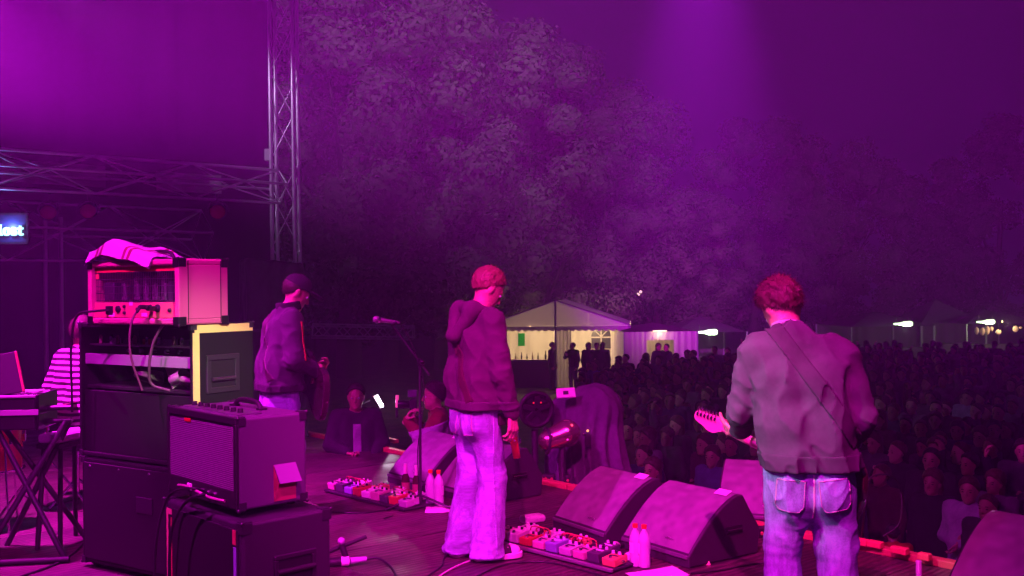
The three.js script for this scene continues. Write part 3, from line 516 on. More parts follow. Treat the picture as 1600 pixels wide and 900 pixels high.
{ // smaller tent with an open doorway
  const c = treeAt(1032, 36), o = thing('small_tent', 'small pale flat-topped tent with a dark doorway right of the marquee', 'tent', c, 0.05);
  const W = 1.32, E = 2.12, L = 3;
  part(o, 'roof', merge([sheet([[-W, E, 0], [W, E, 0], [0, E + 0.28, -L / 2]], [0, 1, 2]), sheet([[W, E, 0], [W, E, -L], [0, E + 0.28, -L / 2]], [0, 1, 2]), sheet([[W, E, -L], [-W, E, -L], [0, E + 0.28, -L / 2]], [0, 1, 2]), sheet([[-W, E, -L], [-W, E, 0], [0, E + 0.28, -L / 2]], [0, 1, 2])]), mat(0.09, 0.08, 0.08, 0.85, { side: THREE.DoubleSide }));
  part(o, 'front_panel', drapePanel(0.8, E, 4, 0.02).translate(-W + 0.4, 0, 0), TENTS); part(o, 'front_panel', drapePanel(0.85, E, 3, 0.02).translate(W - 0.42, 0, 0), TENTS);
  part(o, 'door_header', drapePanel(1.0, 0.3, 3, 0.015).translate(-0.03, E - 0.3, 0.01), TENTS);
  for (const s of [-1, 1]) part(o, 'side_wall', drapePanel(L, E, 6).rotateY(Math.PI / 2).translate(s * W, 0, -L / 2), TENTS);
  part(o, 'rear_wall', drapePanel(2 * W, E, 6).translate(0, 0, -L), TENTS);
  for (const x of [-W, W]) for (const z of [0.04, -L]) part(o, 'pole', rod([x, 0, z], [x, E, z], 0.035), M.greyPaint);
  const e = mat(0.8, 0.7, 0.5, 0.5); e.emissive.setRGB(1, 0.6, 0.3); e.emissiveIntensity = 3;
  part(o, 'strip_lamp', rbox(0.5, 0.03, 0.04, 0.01, -0.05, E + 0.03, 0.1), e);
  for (const [x, y, z, i] of [[-0.05, E - 0.06, 0.25, 0.9], [0.0, 1.7, -1.9, 3.5]]) { const l = new THREE.PointLight(new THREE.Color().setRGB(1, 0.6, 0.3), i, 0, 2); l.position.set(x, y, z); l.castShadow = true; l.name = 'strip_light'; o.add(l); }
}
// stalls farther right with greenish lamps; dimness is painted into the dark peaked roofs
const stallSpots = [[1110, 40, 'peaked stall tent just left of person in grey sweatshirt', 1.5], [1395, 44, 'peaked stall tent under the middle green lamp', 1.9], [1490, 47, 'peaked stall tent with the tallest roof at right', 1.6], [1575, 46, 'peaked stall tent with blurred pale writing at the right edge', 2.0]];
for (const [px, z, label, W] of stallSpots) {
  const o = thing('stall_tent', label, 'tent', treeAt(px, z), 0.1, 'stall tents along the far side of the field'), E = 1.9, A = px === 1490 ? 3.0 : 2.5;
  const sides = []; const c = [[-W, E, 0], [W, E, 0], [W, E, -2 * W], [-W, E, -2 * W]]; for (let i = 0; i < 4; i++) sides.push(sheet([c[i], c[(i + 1) % 4], [0, A, -W]], [0, 1, 2]));
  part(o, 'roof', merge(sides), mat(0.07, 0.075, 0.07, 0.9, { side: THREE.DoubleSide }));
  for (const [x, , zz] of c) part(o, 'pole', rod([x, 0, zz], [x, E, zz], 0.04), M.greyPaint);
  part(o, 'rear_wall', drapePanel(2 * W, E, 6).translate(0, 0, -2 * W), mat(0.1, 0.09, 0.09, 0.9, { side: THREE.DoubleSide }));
  part(o, 'counter', rbox(1.8 * W, 0.95, 0.5, 0.02, 0, 0.47, -0.3), mat(0.05, 0.04, 0.04, 0.8));
}
for (const [px, py, z, label] of [[1105, 519, 39, 'greenish white lamp tapering to the left, beside the small tent'], [1411, 506, 43, 'greenish white lamp tapering to the left, in the middle of the far stalls'], [1540, 503, 45, 'greenish white lamp tapering to the left, nearest the right edge']]) {
  const p = atDepth(px, py, z), o = thing('stall_lamp', label, 'lamp', p, 0, 'greenish lamps on the far stalls');
  const e = mat(0.7, 0.9, 0.7, 0.5); e.emissive.setRGB(0.72, 1, 0.6); e.emissiveIntensity = 2.2;
  part(o, 'glowing_tube', lathe([[0, -0.42], [0.035, -0.4], [0.06, -0.1], [0.105, 0.05], [0.12, 0.3], [0.09, 0.39], [0, 0.4]], 14).rotateZ(-Math.PI / 2), e);
  part(o, 'bracket', merge([rod([0.3, 0.08, 0], [0.3, 0.3, 0], 0.015), rod([-0.3, 0.04, 0], [-0.3, 0.3, 0], 0.015)]), M.darkMetal);
  const l = new THREE.PointLight(new THREE.Color().setRGB(0.72, 1, 0.6), 3, 0, 2); l.position.set(0, -0.2, 0.15); l.castShadow = true; l.name = 'stall_light'; o.add(l);
}
{ // pale shapes standing in for blurred stall writing, lit by a small lamp
  const G = mat(0.65, 0.5, 0.36, 0.7);
  const at = (px, py) => atDepth(px, py, 44.5);
  for (const [px, py, w, h] of [[1526, 517, 0.1, 0.34], [1535, 518, 0.12, 0.36], [1543, 516, 0.1, 0.4], [1549, 514, 0.1, 0.2], [1560, 519, 0.13, 0.24], [1587, 514, 0.14, 0.3], [1595, 512, 0.08, 0.1]]) {
    const g = lathe([[0.001, -h / 2], [w * 0.55, -h * 0.42], [w, -h * 0.1], [w * 0.8, h * 0.3], [w * 0.25, h * 0.48], [0.001, h / 2]], 10); g.scale(1, 1, 0.5);
    solo('writing_blob', g, G, 'small pale bag standing for blurred writing in a lit stall at the far right', 'bag', 'stand-ins for writing in the far right stall', at(px, py));
  }
  const o = thing('stall_bulb', 'small warm bulb lighting the writing stand-ins in the far right stall', 'lamp', at(1566, 503));
  const e = mat(0.8, 0.7, 0.5, 0.5); e.emissive.setRGB(1, 0.75, 0.45); e.emissiveIntensity = 1;
  part(o, 'bulb', merge([new THREE.SphereGeometry(0.03, 10, 8), new THREE.CylinderGeometry(0.015, 0.02, 0.06, 8).translate(0, 0.05, 0)]), e);
  const l = new THREE.PointLight(new THREE.Color().setRGB(1, 0.7, 0.4), 5, 0, 2); l.position.set(0, -0.06, 0.5); l.castShadow = true; l.name = 'stall_bulb_light'; o.add(l);
  const b = thing('tree_bulb', 'tiny pale bulb high in the dark between the two tents', 'lamp', atDepth(1001, 456, 40));
  part(b, 'glowing_bulb', merge([new THREE.SphereGeometry(0.06, 10, 8), new THREE.CylinderGeometry(0.03, 0.04, 0.12, 8).rotateZ(0.8).translate(-0.09, -0.09, 0)]), e);
}
// ------------------------------------------------------------------ electric guitars: neck along +x, strings on +z, origin in the body's middle
function guitarParts(o, mtx, c) {
  const add = (parent, name, g, m) => { g.applyMatrix4(mtx); return part(parent, name, g, m); };
  const s = new THREE.Shape();
  s.moveTo(0.13, 0.035); s.bezierCurveTo(0.15, 0.08, 0.2, 0.09, 0.215, 0.125); s.bezierCurveTo(0.22, 0.16, 0.16, 0.165, 0.11, 0.15); s.bezierCurveTo(0.04, 0.12, 0.02, 0.115, -0.03, 0.135);
  s.bezierCurveTo(-0.09, 0.175, -0.17, 0.18, -0.205, 0.12); s.bezierCurveTo(-0.24, 0.05, -0.235, -0.09, -0.2, -0.14); s.bezierCurveTo(-0.16, -0.185, -0.07, -0.17, -0.02, -0.13); s.bezierCurveTo(0.02, -0.1, 0.06, -0.105, 0.1, -0.125);
  s.bezierCurveTo(0.15, -0.14, 0.175, -0.13, 0.165, -0.1); s.bezierCurveTo(0.15, -0.08, 0.125, -0.07, 0.13, -0.035); s.closePath();
  const body = add(o, 'guitar_body', new THREE.ExtrudeGeometry(s, { depth: 0.03, bevelEnabled: true, bevelSize: 0.009, bevelThickness: 0.008, bevelSegments: 4, curveSegments: 16 }).translate(0, 0, -0.018), c.paint);
  const pg = new THREE.Shape(); pg.moveTo(0.11, 0.09); pg.bezierCurveTo(0.05, 0.075, 0, 0.05, -0.05, 0.045); pg.lineTo(-0.06, -0.04); pg.bezierCurveTo(-0.12, -0.08, -0.1, -0.13, -0.07, -0.12); pg.bezierCurveTo(0, -0.09, 0.05, -0.08, 0.12, -0.09); pg.closePath();
  add(body, 'pickguard', new THREE.ExtrudeGeometry(pg, { depth: 0.002, bevelEnabled: false }).translate(0, 0, 0.0205), c.guard);
  for (const x of [0.09, 0.0]) add(body, 'pickup', rbox(0.022, 0.078, 0.008, 0.003, x, 0, 0.026), M.black);
  add(body, 'bridge', rbox(0.03, 0.075, 0.01, 0.003, -0.08, 0, 0.026), M.chrome);
  for (const [x, y] of [[-0.1, -0.095], [-0.06, -0.105]]) add(body, 'knob', new THREE.CylinderGeometry(0.01, 0.011, 0.014, 14).rotateX(Math.PI / 2).translate(x, y, 0.03), M.chrome);
  for (const x of [-0.235, 0.215]) add(body, 'strap_button', new THREE.CylinderGeometry(0.007, 0.005, 0.016, 10).rotateZ(Math.PI / 2).translate(x, x > 0 ? 0.13 : 0, 0), M.chrome);
  const neckS = new THREE.Shape(); neckS.absellipse(0, 0, 0.0255, 0.021, Math.PI, 2 * Math.PI, false); neckS.closePath();
  const neck = add(o, 'neck', new THREE.ExtrudeGeometry(neckS, { depth: 0.56, bevelEnabled: false, curveSegments: 12 }).rotateZ(Math.PI / 2 * 0).rotateY(Math.PI / 2).rotateX(Math.PI / 2).translate(0.1, 0, 0.026), c.neck);
  add(neck, 'fretboard', rbox(0.56, 0.05, 0.006, 0.002, 0.38, 0, 0.0295), c.board);
  const fr = []; for (let i = 1; i < 20; i++) { const x = 0.66 - 0.648 * (1 - Math.pow(2, -i / 12)); if (x > 0.11) fr.push(box(0.002, 0.048, 0.002, x, 0, 0.033)); }
  add(neck, 'frets', merge(fr), M.steel);
  const hs = new THREE.Shape(); hs.moveTo(0.655, 0.021); hs.bezierCurveTo(0.68, 0.03, 0.69, 0.045, 0.705, 0.046); hs.lineTo(0.83, 0.03); hs.bezierCurveTo(0.855, 0.025, 0.86, -0.01, 0.84, -0.022); hs.bezierCurveTo(0.81, -0.035, 0.78, -0.03, 0.765, -0.042); hs.bezierCurveTo(0.74, -0.052, 0.7, -0.05, 0.685, -0.034); hs.bezierCurveTo(0.675, -0.026, 0.665, -0.024, 0.655, -0.021); hs.closePath();
  const head = add(o, 'headstock', new THREE.ExtrudeGeometry(hs, { depth: 0.012, bevelEnabled: true, bevelSize: 0.002, bevelThickness: 0.002, bevelSegments: 2 }).translate(0, 0, 0.006), c.neck);
  for (let i = 0; i < 6; i++) {
    const x = 0.705 + i * 0.0245, y = 0.03 - i * 0.0028;
    add(head, 'tuner', merge([new THREE.CylinderGeometry(0.0045, 0.0045, 0.026, 8).rotateX(Math.PI / 2).translate(x, y - 0.006, 0.026), rbox(0.016, 0.02, 0.012, 0.004, x, y, -0.001), rod([x, y + 0.008, -0.001], [x, y + 0.026, -0.001], 0.003), new THREE.SphereGeometry(0.0095, 10, 8).scale(0.6, 1, 0.9).translate(x, y + 0.034, -0.001)]), M.chrome);
    const sy = (i - 2.5) * 0.0072; add(o, 'string', rod([-0.08, -sy, 0.033], [0.66, -sy * 0.8, 0.036], 0.0008, 0.0008, 5), M.steel);
  }
  return body;
}
// ------------------------------------------------------------------ the musicians
const denimBump = texture(256, 256, (u, v) => 0.5 + 0.3 * Math.sin((u + v) * 2 * Math.PI * 64) + 0.3 * (tn(u, v, 70, 70) - 0.5), false, [5, 5]);
const denimTex = texture(512, 512, (u, v) => { const k = 0.68 + 0.24 * tn(u, v, 14, 6) + 0.16 * tn(u, v, 60, 24, 3) + 0.14 * (tn(u, v, 150, 150, 2) - 0.5); return [k * 0.96, k, k * 1.02]; }, true, [1.6, 1.3]);
const denim = (r, g, b) => mat(r, g, b, 0.88, { map: denimTex, bumpMap: denimBump, bumpScale: 0.0012 });
const hairMat = (r, g, b) => mat(r, g, b, 0.55, { bumpMap: texture(128, 256, (u, v) => 0.7 * tn(u, v, 60, 8) + 0.3 * tn(u, v, 120, 14, 2), false, [14, 7]), bumpScale: 0.004 });
const ringOf = (p, y, f, rad, t, lo, hi, cell) => [p, y, f, rad, t, lo, hi, cell];
void ringOf;
const THREAD = mat(0.4, 0.36, 0.36, 0.8), LEATHER = mat(0.03, 0.022, 0.02, 0.5);
const seg = (x, y, a, b, w) => { const dx = b[0] - a[0], dy = b[1] - a[1], l = Math.hypot(dx, dy), t = ((x - a[0]) * dx + (y - a[1]) * dy) / (l * l), n = Math.abs((x - a[0]) * dy - (y - a[1]) * dx) / l; return Math.max(n - w, (Math.abs(t - 0.5) - 0.5) * l); };
function pocket(o, T, cx, cy, w, h, tilt, m, zmax = -0.02) {
  const c = Math.cos(tilt), s = Math.sin(tilt);
  const inner = (x, y, k) => { const X = (x - cx) * c + (y - cy) * s, Y = -(x - cx) * s + (y - cy) * c; const bot = Y < -h * 0.28 ? (-Y - h * 0.28) * 0.75 : 0; return Math.max(Math.abs(X) - w / 2 + bot * 0.9 + k, Math.abs(Y) - h / 2 + k); };
  const lo = [cx - w, cy - h, T.lo[2]], hi = [cx + w, cy + h, zmax + 0.01];
  const q = patch(o, 'back_pocket', T.f, (x, y, z) => Math.max(inner(x, y, 0), z - zmax), lo, hi, m, 0.006, 0.006);
  patch(q, 'pocket_stitching', T.f, (x, y, z) => Math.max(Math.abs(inner(x, y, 0.008)) - 0.0028, z - zmax), lo, hi, THREAD, 0.0085, 0.0042);
}
function belly(o, f, y0, y1, lo, hi, name, m, t = 0.004) { return patch(o, name, f, (x, y) => Math.max(y0 - y, y - y1), [lo[0], y0 - 0.02, lo[2]], [hi[0], y1 + 0.02, hi[2]], m, t, 0.007); }

// centre: maroon hooded sweatshirt, pale baggy jeans, canvas shoes, red guitar
{
  const pos = onPlane(750, 871), turn = Math.atan2(0.85, -0.53);
  const o = thing('person', 'person in dark red hoodie and pale baggy jeans looking down, playing a red guitar', 'person', pos, turn);
  const p = { ...POSE, pelvis: [0, 0.93, -0.02], chest: [0, 1.3, -0.03], neck: [0, 1.48, 0.0], head: [0, 1.61, 0.075], headRot: [0.62, -0.12, 0], shL: [0.18, 1.41, 0], shR: [-0.18, 1.41, 0.0],
    elL: [0.25, 1.13, 0.02], wrL: [0.2, 1.02, 0.24], elR: [-0.235, 1.12, 0.02], wrR: [-0.225, 0.87, 0.1], knL: [0.1, 0.5, -0.0], knR: [-0.075, 0.5, 0.05], anL: [0.115, 0.09, -0.06], anR: [-0.07, 0.09, 0.01], toeL: [0.17, 0.03, 0.1], toeR: [-0.11, 0.03, 0.18], fat: 0.97 };
  const hR = moveBones(hand(-1, 0.55, 0.05, 0.5), place(p.wrR, [0.15, Math.PI / 2 + 0.3, 0.1])), hL = moveBones(hand(1, 1.0), place(p.wrL, [-Math.PI / 2, 0, 0]));
  const { hm } = skinBody(o, p, hL, hR);
  addHair(o, hm, { thick: 0.005, rough: 0.006, nape: -0.06, strand: 0.013 }, hairMat(0.2, 0.1, 0.05));
  const MH = cloth(0.085, 0.025, 0.065);
  const J = makeTrousers(o, p, denim(0.42, 0.46, 0.62), { thigh: 0.1, knee: 0.088, shin: 0.086, hemR: 0.108, seat: 0.115, hemY: 0.02, break: 0.022, top: 0.955, fold: 0.013 });
  pocket(J.mesh, J, -0.075, 0.82, 0.14, 0.15, -0.05, J.mesh.material); pocket(J.mesh, J, 0.08, 0.82, 0.14, 0.15, 0.05, J.mesh.material);
  patch(J.mesh, 'side_seam', J.f, (x, y, z) => Math.max(Math.abs(z + 0.0 - (0.95 - y) * 0.02) - 0.006, x + 0.05), [J.lo[0], 0.05, -0.1], [-0.04, 0.95, 0.14], J.mesh.material, 0.005, 0.006);
  patch(J.mesh, 'belt_loop', J.f, (x, y, z) => Math.max(Math.abs(x + 0.03) - 0.008, Math.abs(y - 0.9) - 0.03, z), [-0.06, 0.85, J.lo[2]], [0, 0.95, 0], J.mesh.material, 0.012, 0.005);
  const T = makeTop(o, p, 'hooded_sweatshirt', MH, { r: 0.118, arm: 0.066, cuff: 0.05, hem: 0.905, fold: 0.016, seed: 3, slack: 0.032, neckR: 0.07 });
  belly(T.mesh, T.f, 0.898, 0.955, T.lo, T.hi, 'ribbed_waistband', cloth(0.08, 0.024, 0.068), 0.005);
  const hf = field([bone([0.1, 1.46, 0.03], [0.07, 1.5, -0.075], 0.036, 0.04), bone([-0.1, 1.46, 0.03], [-0.07, 1.5, -0.075], 0.036, 0.04), bone([0.07, 1.5, -0.075], [-0.07, 1.5, -0.075], 0.042, 0.042), bone([0.085, 1.47, -0.09], [0.02, 1.335, -0.165], 0.05, 0.03), bone([-0.085, 1.47, -0.09], [-0.02, 1.335, -0.165], 0.05, 0.03), bone([0.02, 1.335, -0.165], [-0.02, 1.335, -0.165], 0.03, 0.03), bone([0.1, 1.46, 0.03], [0.04, 1.4, 0.1], 0.034, 0.03), bone([-0.1, 1.46, 0.03], [-0.04, 1.4, 0.1], 0.034, 0.03)], 0.03);
  part(T.mesh, 'hood', isoMesh((x, y, z) => Math.max(hf(x, y, z) - 0.004 * fold(x, y, z, 7, 5, 4) + 0.001, -(Math.hypot(x, y - 1.515, z - 0.015) - 0.068)), [-0.18, 1.26, -0.24], [0.18, 1.58, 0.16], 0.008), MH);
  for (const [e, w] of [[p.elL, p.wrL], [p.elR, p.wrR]]) { const f = field([bone(lerp3(e, w, 0.8), lerp3(e, w, 0.97), 0.052, 0.044)], 0.01), [l, h] = bounds([bone(lerp3(e, w, 0.8), lerp3(e, w, 0.97), 0.052, 0.044)], 0.01); part(T.mesh, 'cuff', isoMesh(f, l, h, 0.008), T.mesh.material); }
  const canvasM = cloth(0.05, 0.035, 0.05), solM = mat(0.72, 0.7, 0.66, 0.5);
  makeShoe(o, p.anR, p.toeR, canvasM, solM, 1.04); makeShoe(o, p.anL, p.toeL, canvasM, solM, 1.04);
  part(o, 'belt_pouch', rbox(0.03, 0.075, 0.06, 0.012, -0.165, 0.84, 0.045), LEATHER, null, [0, 0.15, 0]);
  // his guitar
  const gtr = thing('electric_guitar', 'glossy red electric guitar hanging in front of person in hoodie', 'guitar', pos, turn);
  const gm = new THREE.Matrix4().makeTranslation(0.02, 0.8, 0.25).multiply(new THREE.Matrix4().makeRotationY(-0.5)).multiply(new THREE.Matrix4().makeRotationZ(0.38)).multiply(new THREE.Matrix4().makeRotationX(-0.15));
  guitarParts(gtr, gm, { paint: mat(0.55, 0.012, 0.02, 0.22, { clearcoat: 0.8, clearcoatRoughness: 0.1 }), guard: M.white, neck: mat(0.45, 0.26, 0.11, 0.4), board: mat(0.1, 0.05, 0.03, 0.5) });
  patch(gtr, 'strap', T.f, (x, y, z) => Math.max(seg(x, y, [0.1, 1.47], [-0.145, 0.95], 0.026), z - 0.0), [-0.22, 0.92, T.lo[2]], [0.2, 1.5, 0.02], cloth(0.06, 0.012, 0.02), 0.007, 0.0065);
}
// right: grey sweatshirt, blue jeans, back to the viewer, maple-necked guitar
{
  const pos = onPlane(1268, 1018), turn = Math.atan2(0.12, -1);
  const o = thing('person', 'person seen from behind in grey sweatshirt and faded blue jeans, head bowed left', 'person', pos, turn);
  const p = { ...POSE, pelvis: [0, 0.86, 0.0], chest: [0.035, 1.19, -0.015], neck: [0.075, 1.395, 0.03], head: [0.095, 1.505, 0.115], headRot: [0.72, 0.45, -0.1], shL: [0.225, 1.31, 0.02], shR: [-0.15, 1.3, 0.02],
    elL: [0.28, 1.05, 0.09], wrL: [0.26, 0.915, 0.345], elR: [-0.22, 1.02, 0.0], wrR: [-0.2, 0.86, 0.2], knL: [0.115, 0.46, 0.03], knR: [-0.115, 0.46, 0.02], anL: [0.135, 0.09, -0.01], anR: [-0.135, 0.09, -0.03], toeL: [0.17, 0.03, 0.15], toeR: [-0.18, 0.03, 0.13], fat: 1.0 };
  const hL = moveBones(hand(1, 1.05, 0.03, 0.9), place([p.wrL[0], p.wrL[1], p.wrL[2]], [-Math.PI / 2 + 0.25, 0.25, 0])), hR = moveBones(hand(-1, 0.8, 0.03, 0.6), place(p.wrR, [-0.7, Math.PI / 2, 0.3]));
  const { hm } = skinBody(o, p, hL, hR);
  addHair(o, hm, { thick: 0.008, rough: 0.012, nape: -0.055, strand: 0.022 }, hairMat(0.09, 0.04, 0.03));
  const DB = denim(0.3, 0.35, 0.52);
  const J = makeTrousers(o, p, DB, { thigh: 0.106, knee: 0.09, shin: 0.088, hemR: 0.098, seat: 0.122, top: 0.87, crotch: 0.17, fold: 0.015, seed: 6 });
  pocket(J.mesh, J, 0.1, 0.705, 0.13, 0.15, 0.08, DB); pocket(J.mesh, J, -0.088, 0.71, 0.145, 0.15, -0.1, DB);
  patch(J.mesh, 'seat_seam', J.f, (x, y, z) => Math.max(Math.abs(x) - 0.005, Math.abs(y - 0.72) - 0.12, z), [-0.03, 0.58, J.lo[2]], [0.03, 0.86, 0], THREAD, 0.003, 0.0045);
  patch(J.mesh, 'yoke_seam', J.f, (x, y, z) => Math.max(Math.abs(y - 0.8 - Math.abs(x) * 0.18) - 0.005, z), [J.lo[0], 0.77, J.lo[2]], [J.hi[0], 0.86, 0], DB, 0.005, 0.005);
  patch(J.mesh, 'belt_loop', J.f, (x, y, z) => Math.max(Math.abs(x) - 0.009, Math.abs(y - 0.83) - 0.028, z), [-0.03, 0.79, J.lo[2]], [0.03, 0.87, 0], DB, 0.012, 0.005);
  const GS = cloth(0.095, 0.088, 0.1);
  const T = makeTop(o, p, 'sweatshirt', GS, { r: 0.12, arm: 0.07, cuff: 0.05, hem: 0.81, fold: 0.022, seed: 11, slack: 0.026, neckR: 0.074 });
  belly(T.mesh, T.f, 0.803, 0.88, T.lo, T.hi, 'ribbed_waistband', cloth(0.07, 0.066, 0.075), 0.006);
  part(T.mesh, 'shirt_collar', new THREE.TorusGeometry(0.064, 0.012, 8, 28).rotateX(Math.PI / 2 + 0.4).translate(p.neck[0] + 0.004, p.neck[1] + 0.03, p.neck[2] + 0.018), cloth(0.6, 0.6, 0.62));
  makeShoe(o, p.anR, p.toeR, cloth(0.05, 0.04, 0.05), M.white); makeShoe(o, p.anL, p.toeL, cloth(0.05, 0.04, 0.05), M.white);
  const gtr = thing('electric_guitar', 'pale maple necked electric guitar held by person in grey sweatshirt', 'guitar', pos, turn);
  const gm = new THREE.Matrix4().makeTranslation(-0.09, 0.72, 0.2).multiply(new THREE.Matrix4().makeRotationY(-0.8)).multiply(new THREE.Matrix4().makeRotationZ(0.28)).multiply(new THREE.Matrix4().makeScale(0.95, 0.95, 0.95));
  guitarParts(gtr, gm, { paint: mat(0.05, 0.02, 0.02, 0.25, { clearcoat: 0.7 }), guard: M.white, neck: mat(0.78, 0.6, 0.42, 0.35, { clearcoat: 0.4 }), board: mat(0.7, 0.5, 0.33, 0.4) });
  patch(gtr, 'strap', T.f, (x, y, z) => Math.max(seg(x, y, [0.2, 1.5], [-0.2, 0.92], 0.036), z - 0.03), [-0.3, 0.9, T.lo[2]], [0.3, 1.52, 0.05], cloth(0.075, 0.055, 0.075), 0.008, 0.0065);
}
// left: baseball cap, black jacket, jeans
{
  const pos = onPlane(448, 802), turn = Math.atan2(0.86, -0.5);
  const o = thing('person', 'person in dark baseball cap and black zip jacket playing bass, facing right', 'person', pos, turn);
  const p = { ...POSE, pelvis: [0, 0.92, -0.04], chest: [0, 1.3, -0.03], neck: [0, 1.47, 0.02], head: [0, 1.6, 0.09], headRot: [0.5, -0.1, 0], shL: [0.18, 1.41, 0.02], shR: [-0.18, 1.4, 0.0],
    elL: [0.26, 1.15, 0.1], wrL: [0.2, 1.03, 0.28], elR: [-0.24, 1.13, -0.01], wrR: [-0.15, 1.02, 0.2], anL: [0.14, 0.09, 0.02], anR: [-0.12, 0.09, 0.0], toeR: [-0.16, 0.03, 0.17], fat: 1 };
  const hR = moveBones(hand(-1, 0.7, 0.04, 0.5), place(p.wrR, [-0.5, Math.PI / 2 - 0.4, 0.2])), hL = moveBones(hand(1, 1), place(p.wrL, [-Math.PI / 2, 0, 0]));
  const { hm } = skinBody(o, p, hL, hR);
  addHair(o, hm, { thick: 0.002, rough: 0.001, nape: -0.06 }, hairMat(0.05, 0.03, 0.02));
  const CAP = cloth(0.025, 0.02, 0.03), capG = isoMesh((x, y, z) => { const c = ellD(x, y, z, [0, 0.045, -0.012], [0.09, 0.094, 0.108]); const brim = Math.max(ellD(x, y, z, [0, 0.052 - (z - 0.1) * 0.12, 0.115], [0.085, 0.012, 0.085]), 0.05 - z); return Math.min(Math.max(c, 0.038 - y + Math.max(0, -z) * 0.12), brim); }, [-0.14, -0.02, -0.15], [0.14, 0.17, 0.24], 0.006);
  const cap = part(o, 'cap', capG, CAP); cap.applyMatrix4(hm);
  part(cap, 'cap_button', new THREE.SphereGeometry(0.008, 8, 6), CAP, [0, 0.14, -0.012]);
  makeTrousers(o, p, denim(0.36, 0.38, 0.52), { seed: 9, thigh: 0.1, knee: 0.085, shin: 0.082, hemR: 0.092, seat: 0.118 });
  const T = makeTop(o, p, 'jacket', cloth(0.065, 0.05, 0.07), { r: 0.124, arm: 0.07, cuff: 0.054, hem: 0.9, fold: 0.018, seed: 21, slack: 0.03 });
  belly(T.mesh, T.f, 0.893, 0.95, T.lo, T.hi, 'ribbed_waistband', cloth(0.018, 0.016, 0.02), 0.005);
  part(T.mesh, 'collar', isoMesh((x, y, z) => { const yy = y - 1.5 - (z) * 0.12, r = Math.hypot(x, z - 0.03); return Math.max(Math.abs(r - 0.078) - 0.014, Math.abs(yy) - 0.032); }, [-0.12, 1.44, -0.1], [0.12, 1.58, 0.15], 0.007), cloth(0.018, 0.016, 0.02));
  patch(T.mesh, 'sleeve_stripe', T.f, (x, y, z) => Math.max(Math.abs(z - 0.045 - (1.4 - y) * 0.05) - 0.008, x + 0.12, 1.12 - y, y - 1.4), [T.lo[0], 1.1, -0.05], [-0.1, 1.42, 0.14], mat(0.5, 0.06, 0.04, 0.8), 0.006, 0.006);
  makeShoe(o, p.anR, p.toeR, cloth(0.5, 0.5, 0.5), M.white); makeShoe(o, p.anL, p.toeL, cloth(0.5, 0.5, 0.5), M.white);
  const gtr = thing('bass_guitar', 'dark bass guitar slung in front of person in cap', 'guitar', pos, turn);
  guitarParts(gtr, new THREE.Matrix4().makeTranslation(-0.06, 0.93, 0.2).multiply(new THREE.Matrix4().makeRotationZ(0.4)).multiply(new THREE.Matrix4().makeScale(1.15, 1.1, 1.1)), { paint: mat(0.05, 0.02, 0.03, 0.2, { clearcoat: 0.8 }), guard: mat(0.35, 0.05, 0.03, 0.4), neck: mat(0.4, 0.22, 0.1, 0.4), board: mat(0.08, 0.04, 0.03, 0.5) });
  patch(gtr, 'strap', T.f, (x, y, z) => Math.max(seg(x, y, [0.12, 1.46], [-0.17, 0.98], 0.024), z - 0.02), [-0.26, 0.95, T.lo[2]], [0.2, 1.5, 0.04], LEATHER, 0.007, 0.0065);
}
// ------------------------------------------------------------------ amplifiers and cases at the left
function cornerBase(px, depth, turn, W, D, h) {             // centre of a box base whose nearest upright edge stands at this pixel column and depth
  const c = atDepth(px, 600, depth), x = V(Math.cos(turn), 0, -Math.sin(turn)), z = V(Math.sin(turn), 0, Math.cos(turn));
  return V(c.x, h, c.z).addScaledVector(x, -W / 2).addScaledVector(z, -D / 2);
}
const RT = -0.576, CT = -0.82;                              // turns of the tall stack and of the combo stack
const orangeTolex = mat(0.62, 0.11, 0.27, 0.55, { bumpMap: grainBump, bumpScale: 0.0014 }), orangeDark = mat(0.66, 0.11, 0.06, 0.5), panelOrange = mat(0.66, 0.26, 0.18, 0.4);
function corners(o, W, H, D, m, s = 0.035, y0 = 0) { for (const x of [-1, 1]) for (const y of [0, 1]) for (const z of [-1, 1]) part(o, 'corner_protector', merge([rbox(s, s, 0.006, 0.002, x * (W / 2 - s / 2), y0 + (y ? H - s / 2 : s / 2), z * (D / 2 + 0.002)), rbox(0.006, s, s, 0.002, x * (W / 2 + 0.002), y0 + (y ? H - s / 2 : s / 2), z * (D / 2 - s / 2)), rbox(s, 0.006, s, 0.002, x * (W / 2 - s / 2), y0 + (y ? H + 0.002 : -0.002), z * (D / 2 - s / 2)), new THREE.SphereGeometry(0.009, 10, 8).translate(x * W / 2, y0 + y * H, z * D / 2)]), m); }
const headW = 0.79, headD_ = 0.33, headH = 0.355, headY = 1.435;
const headC = cornerBase(281, 5.3, RT, headW, headD_, headY);
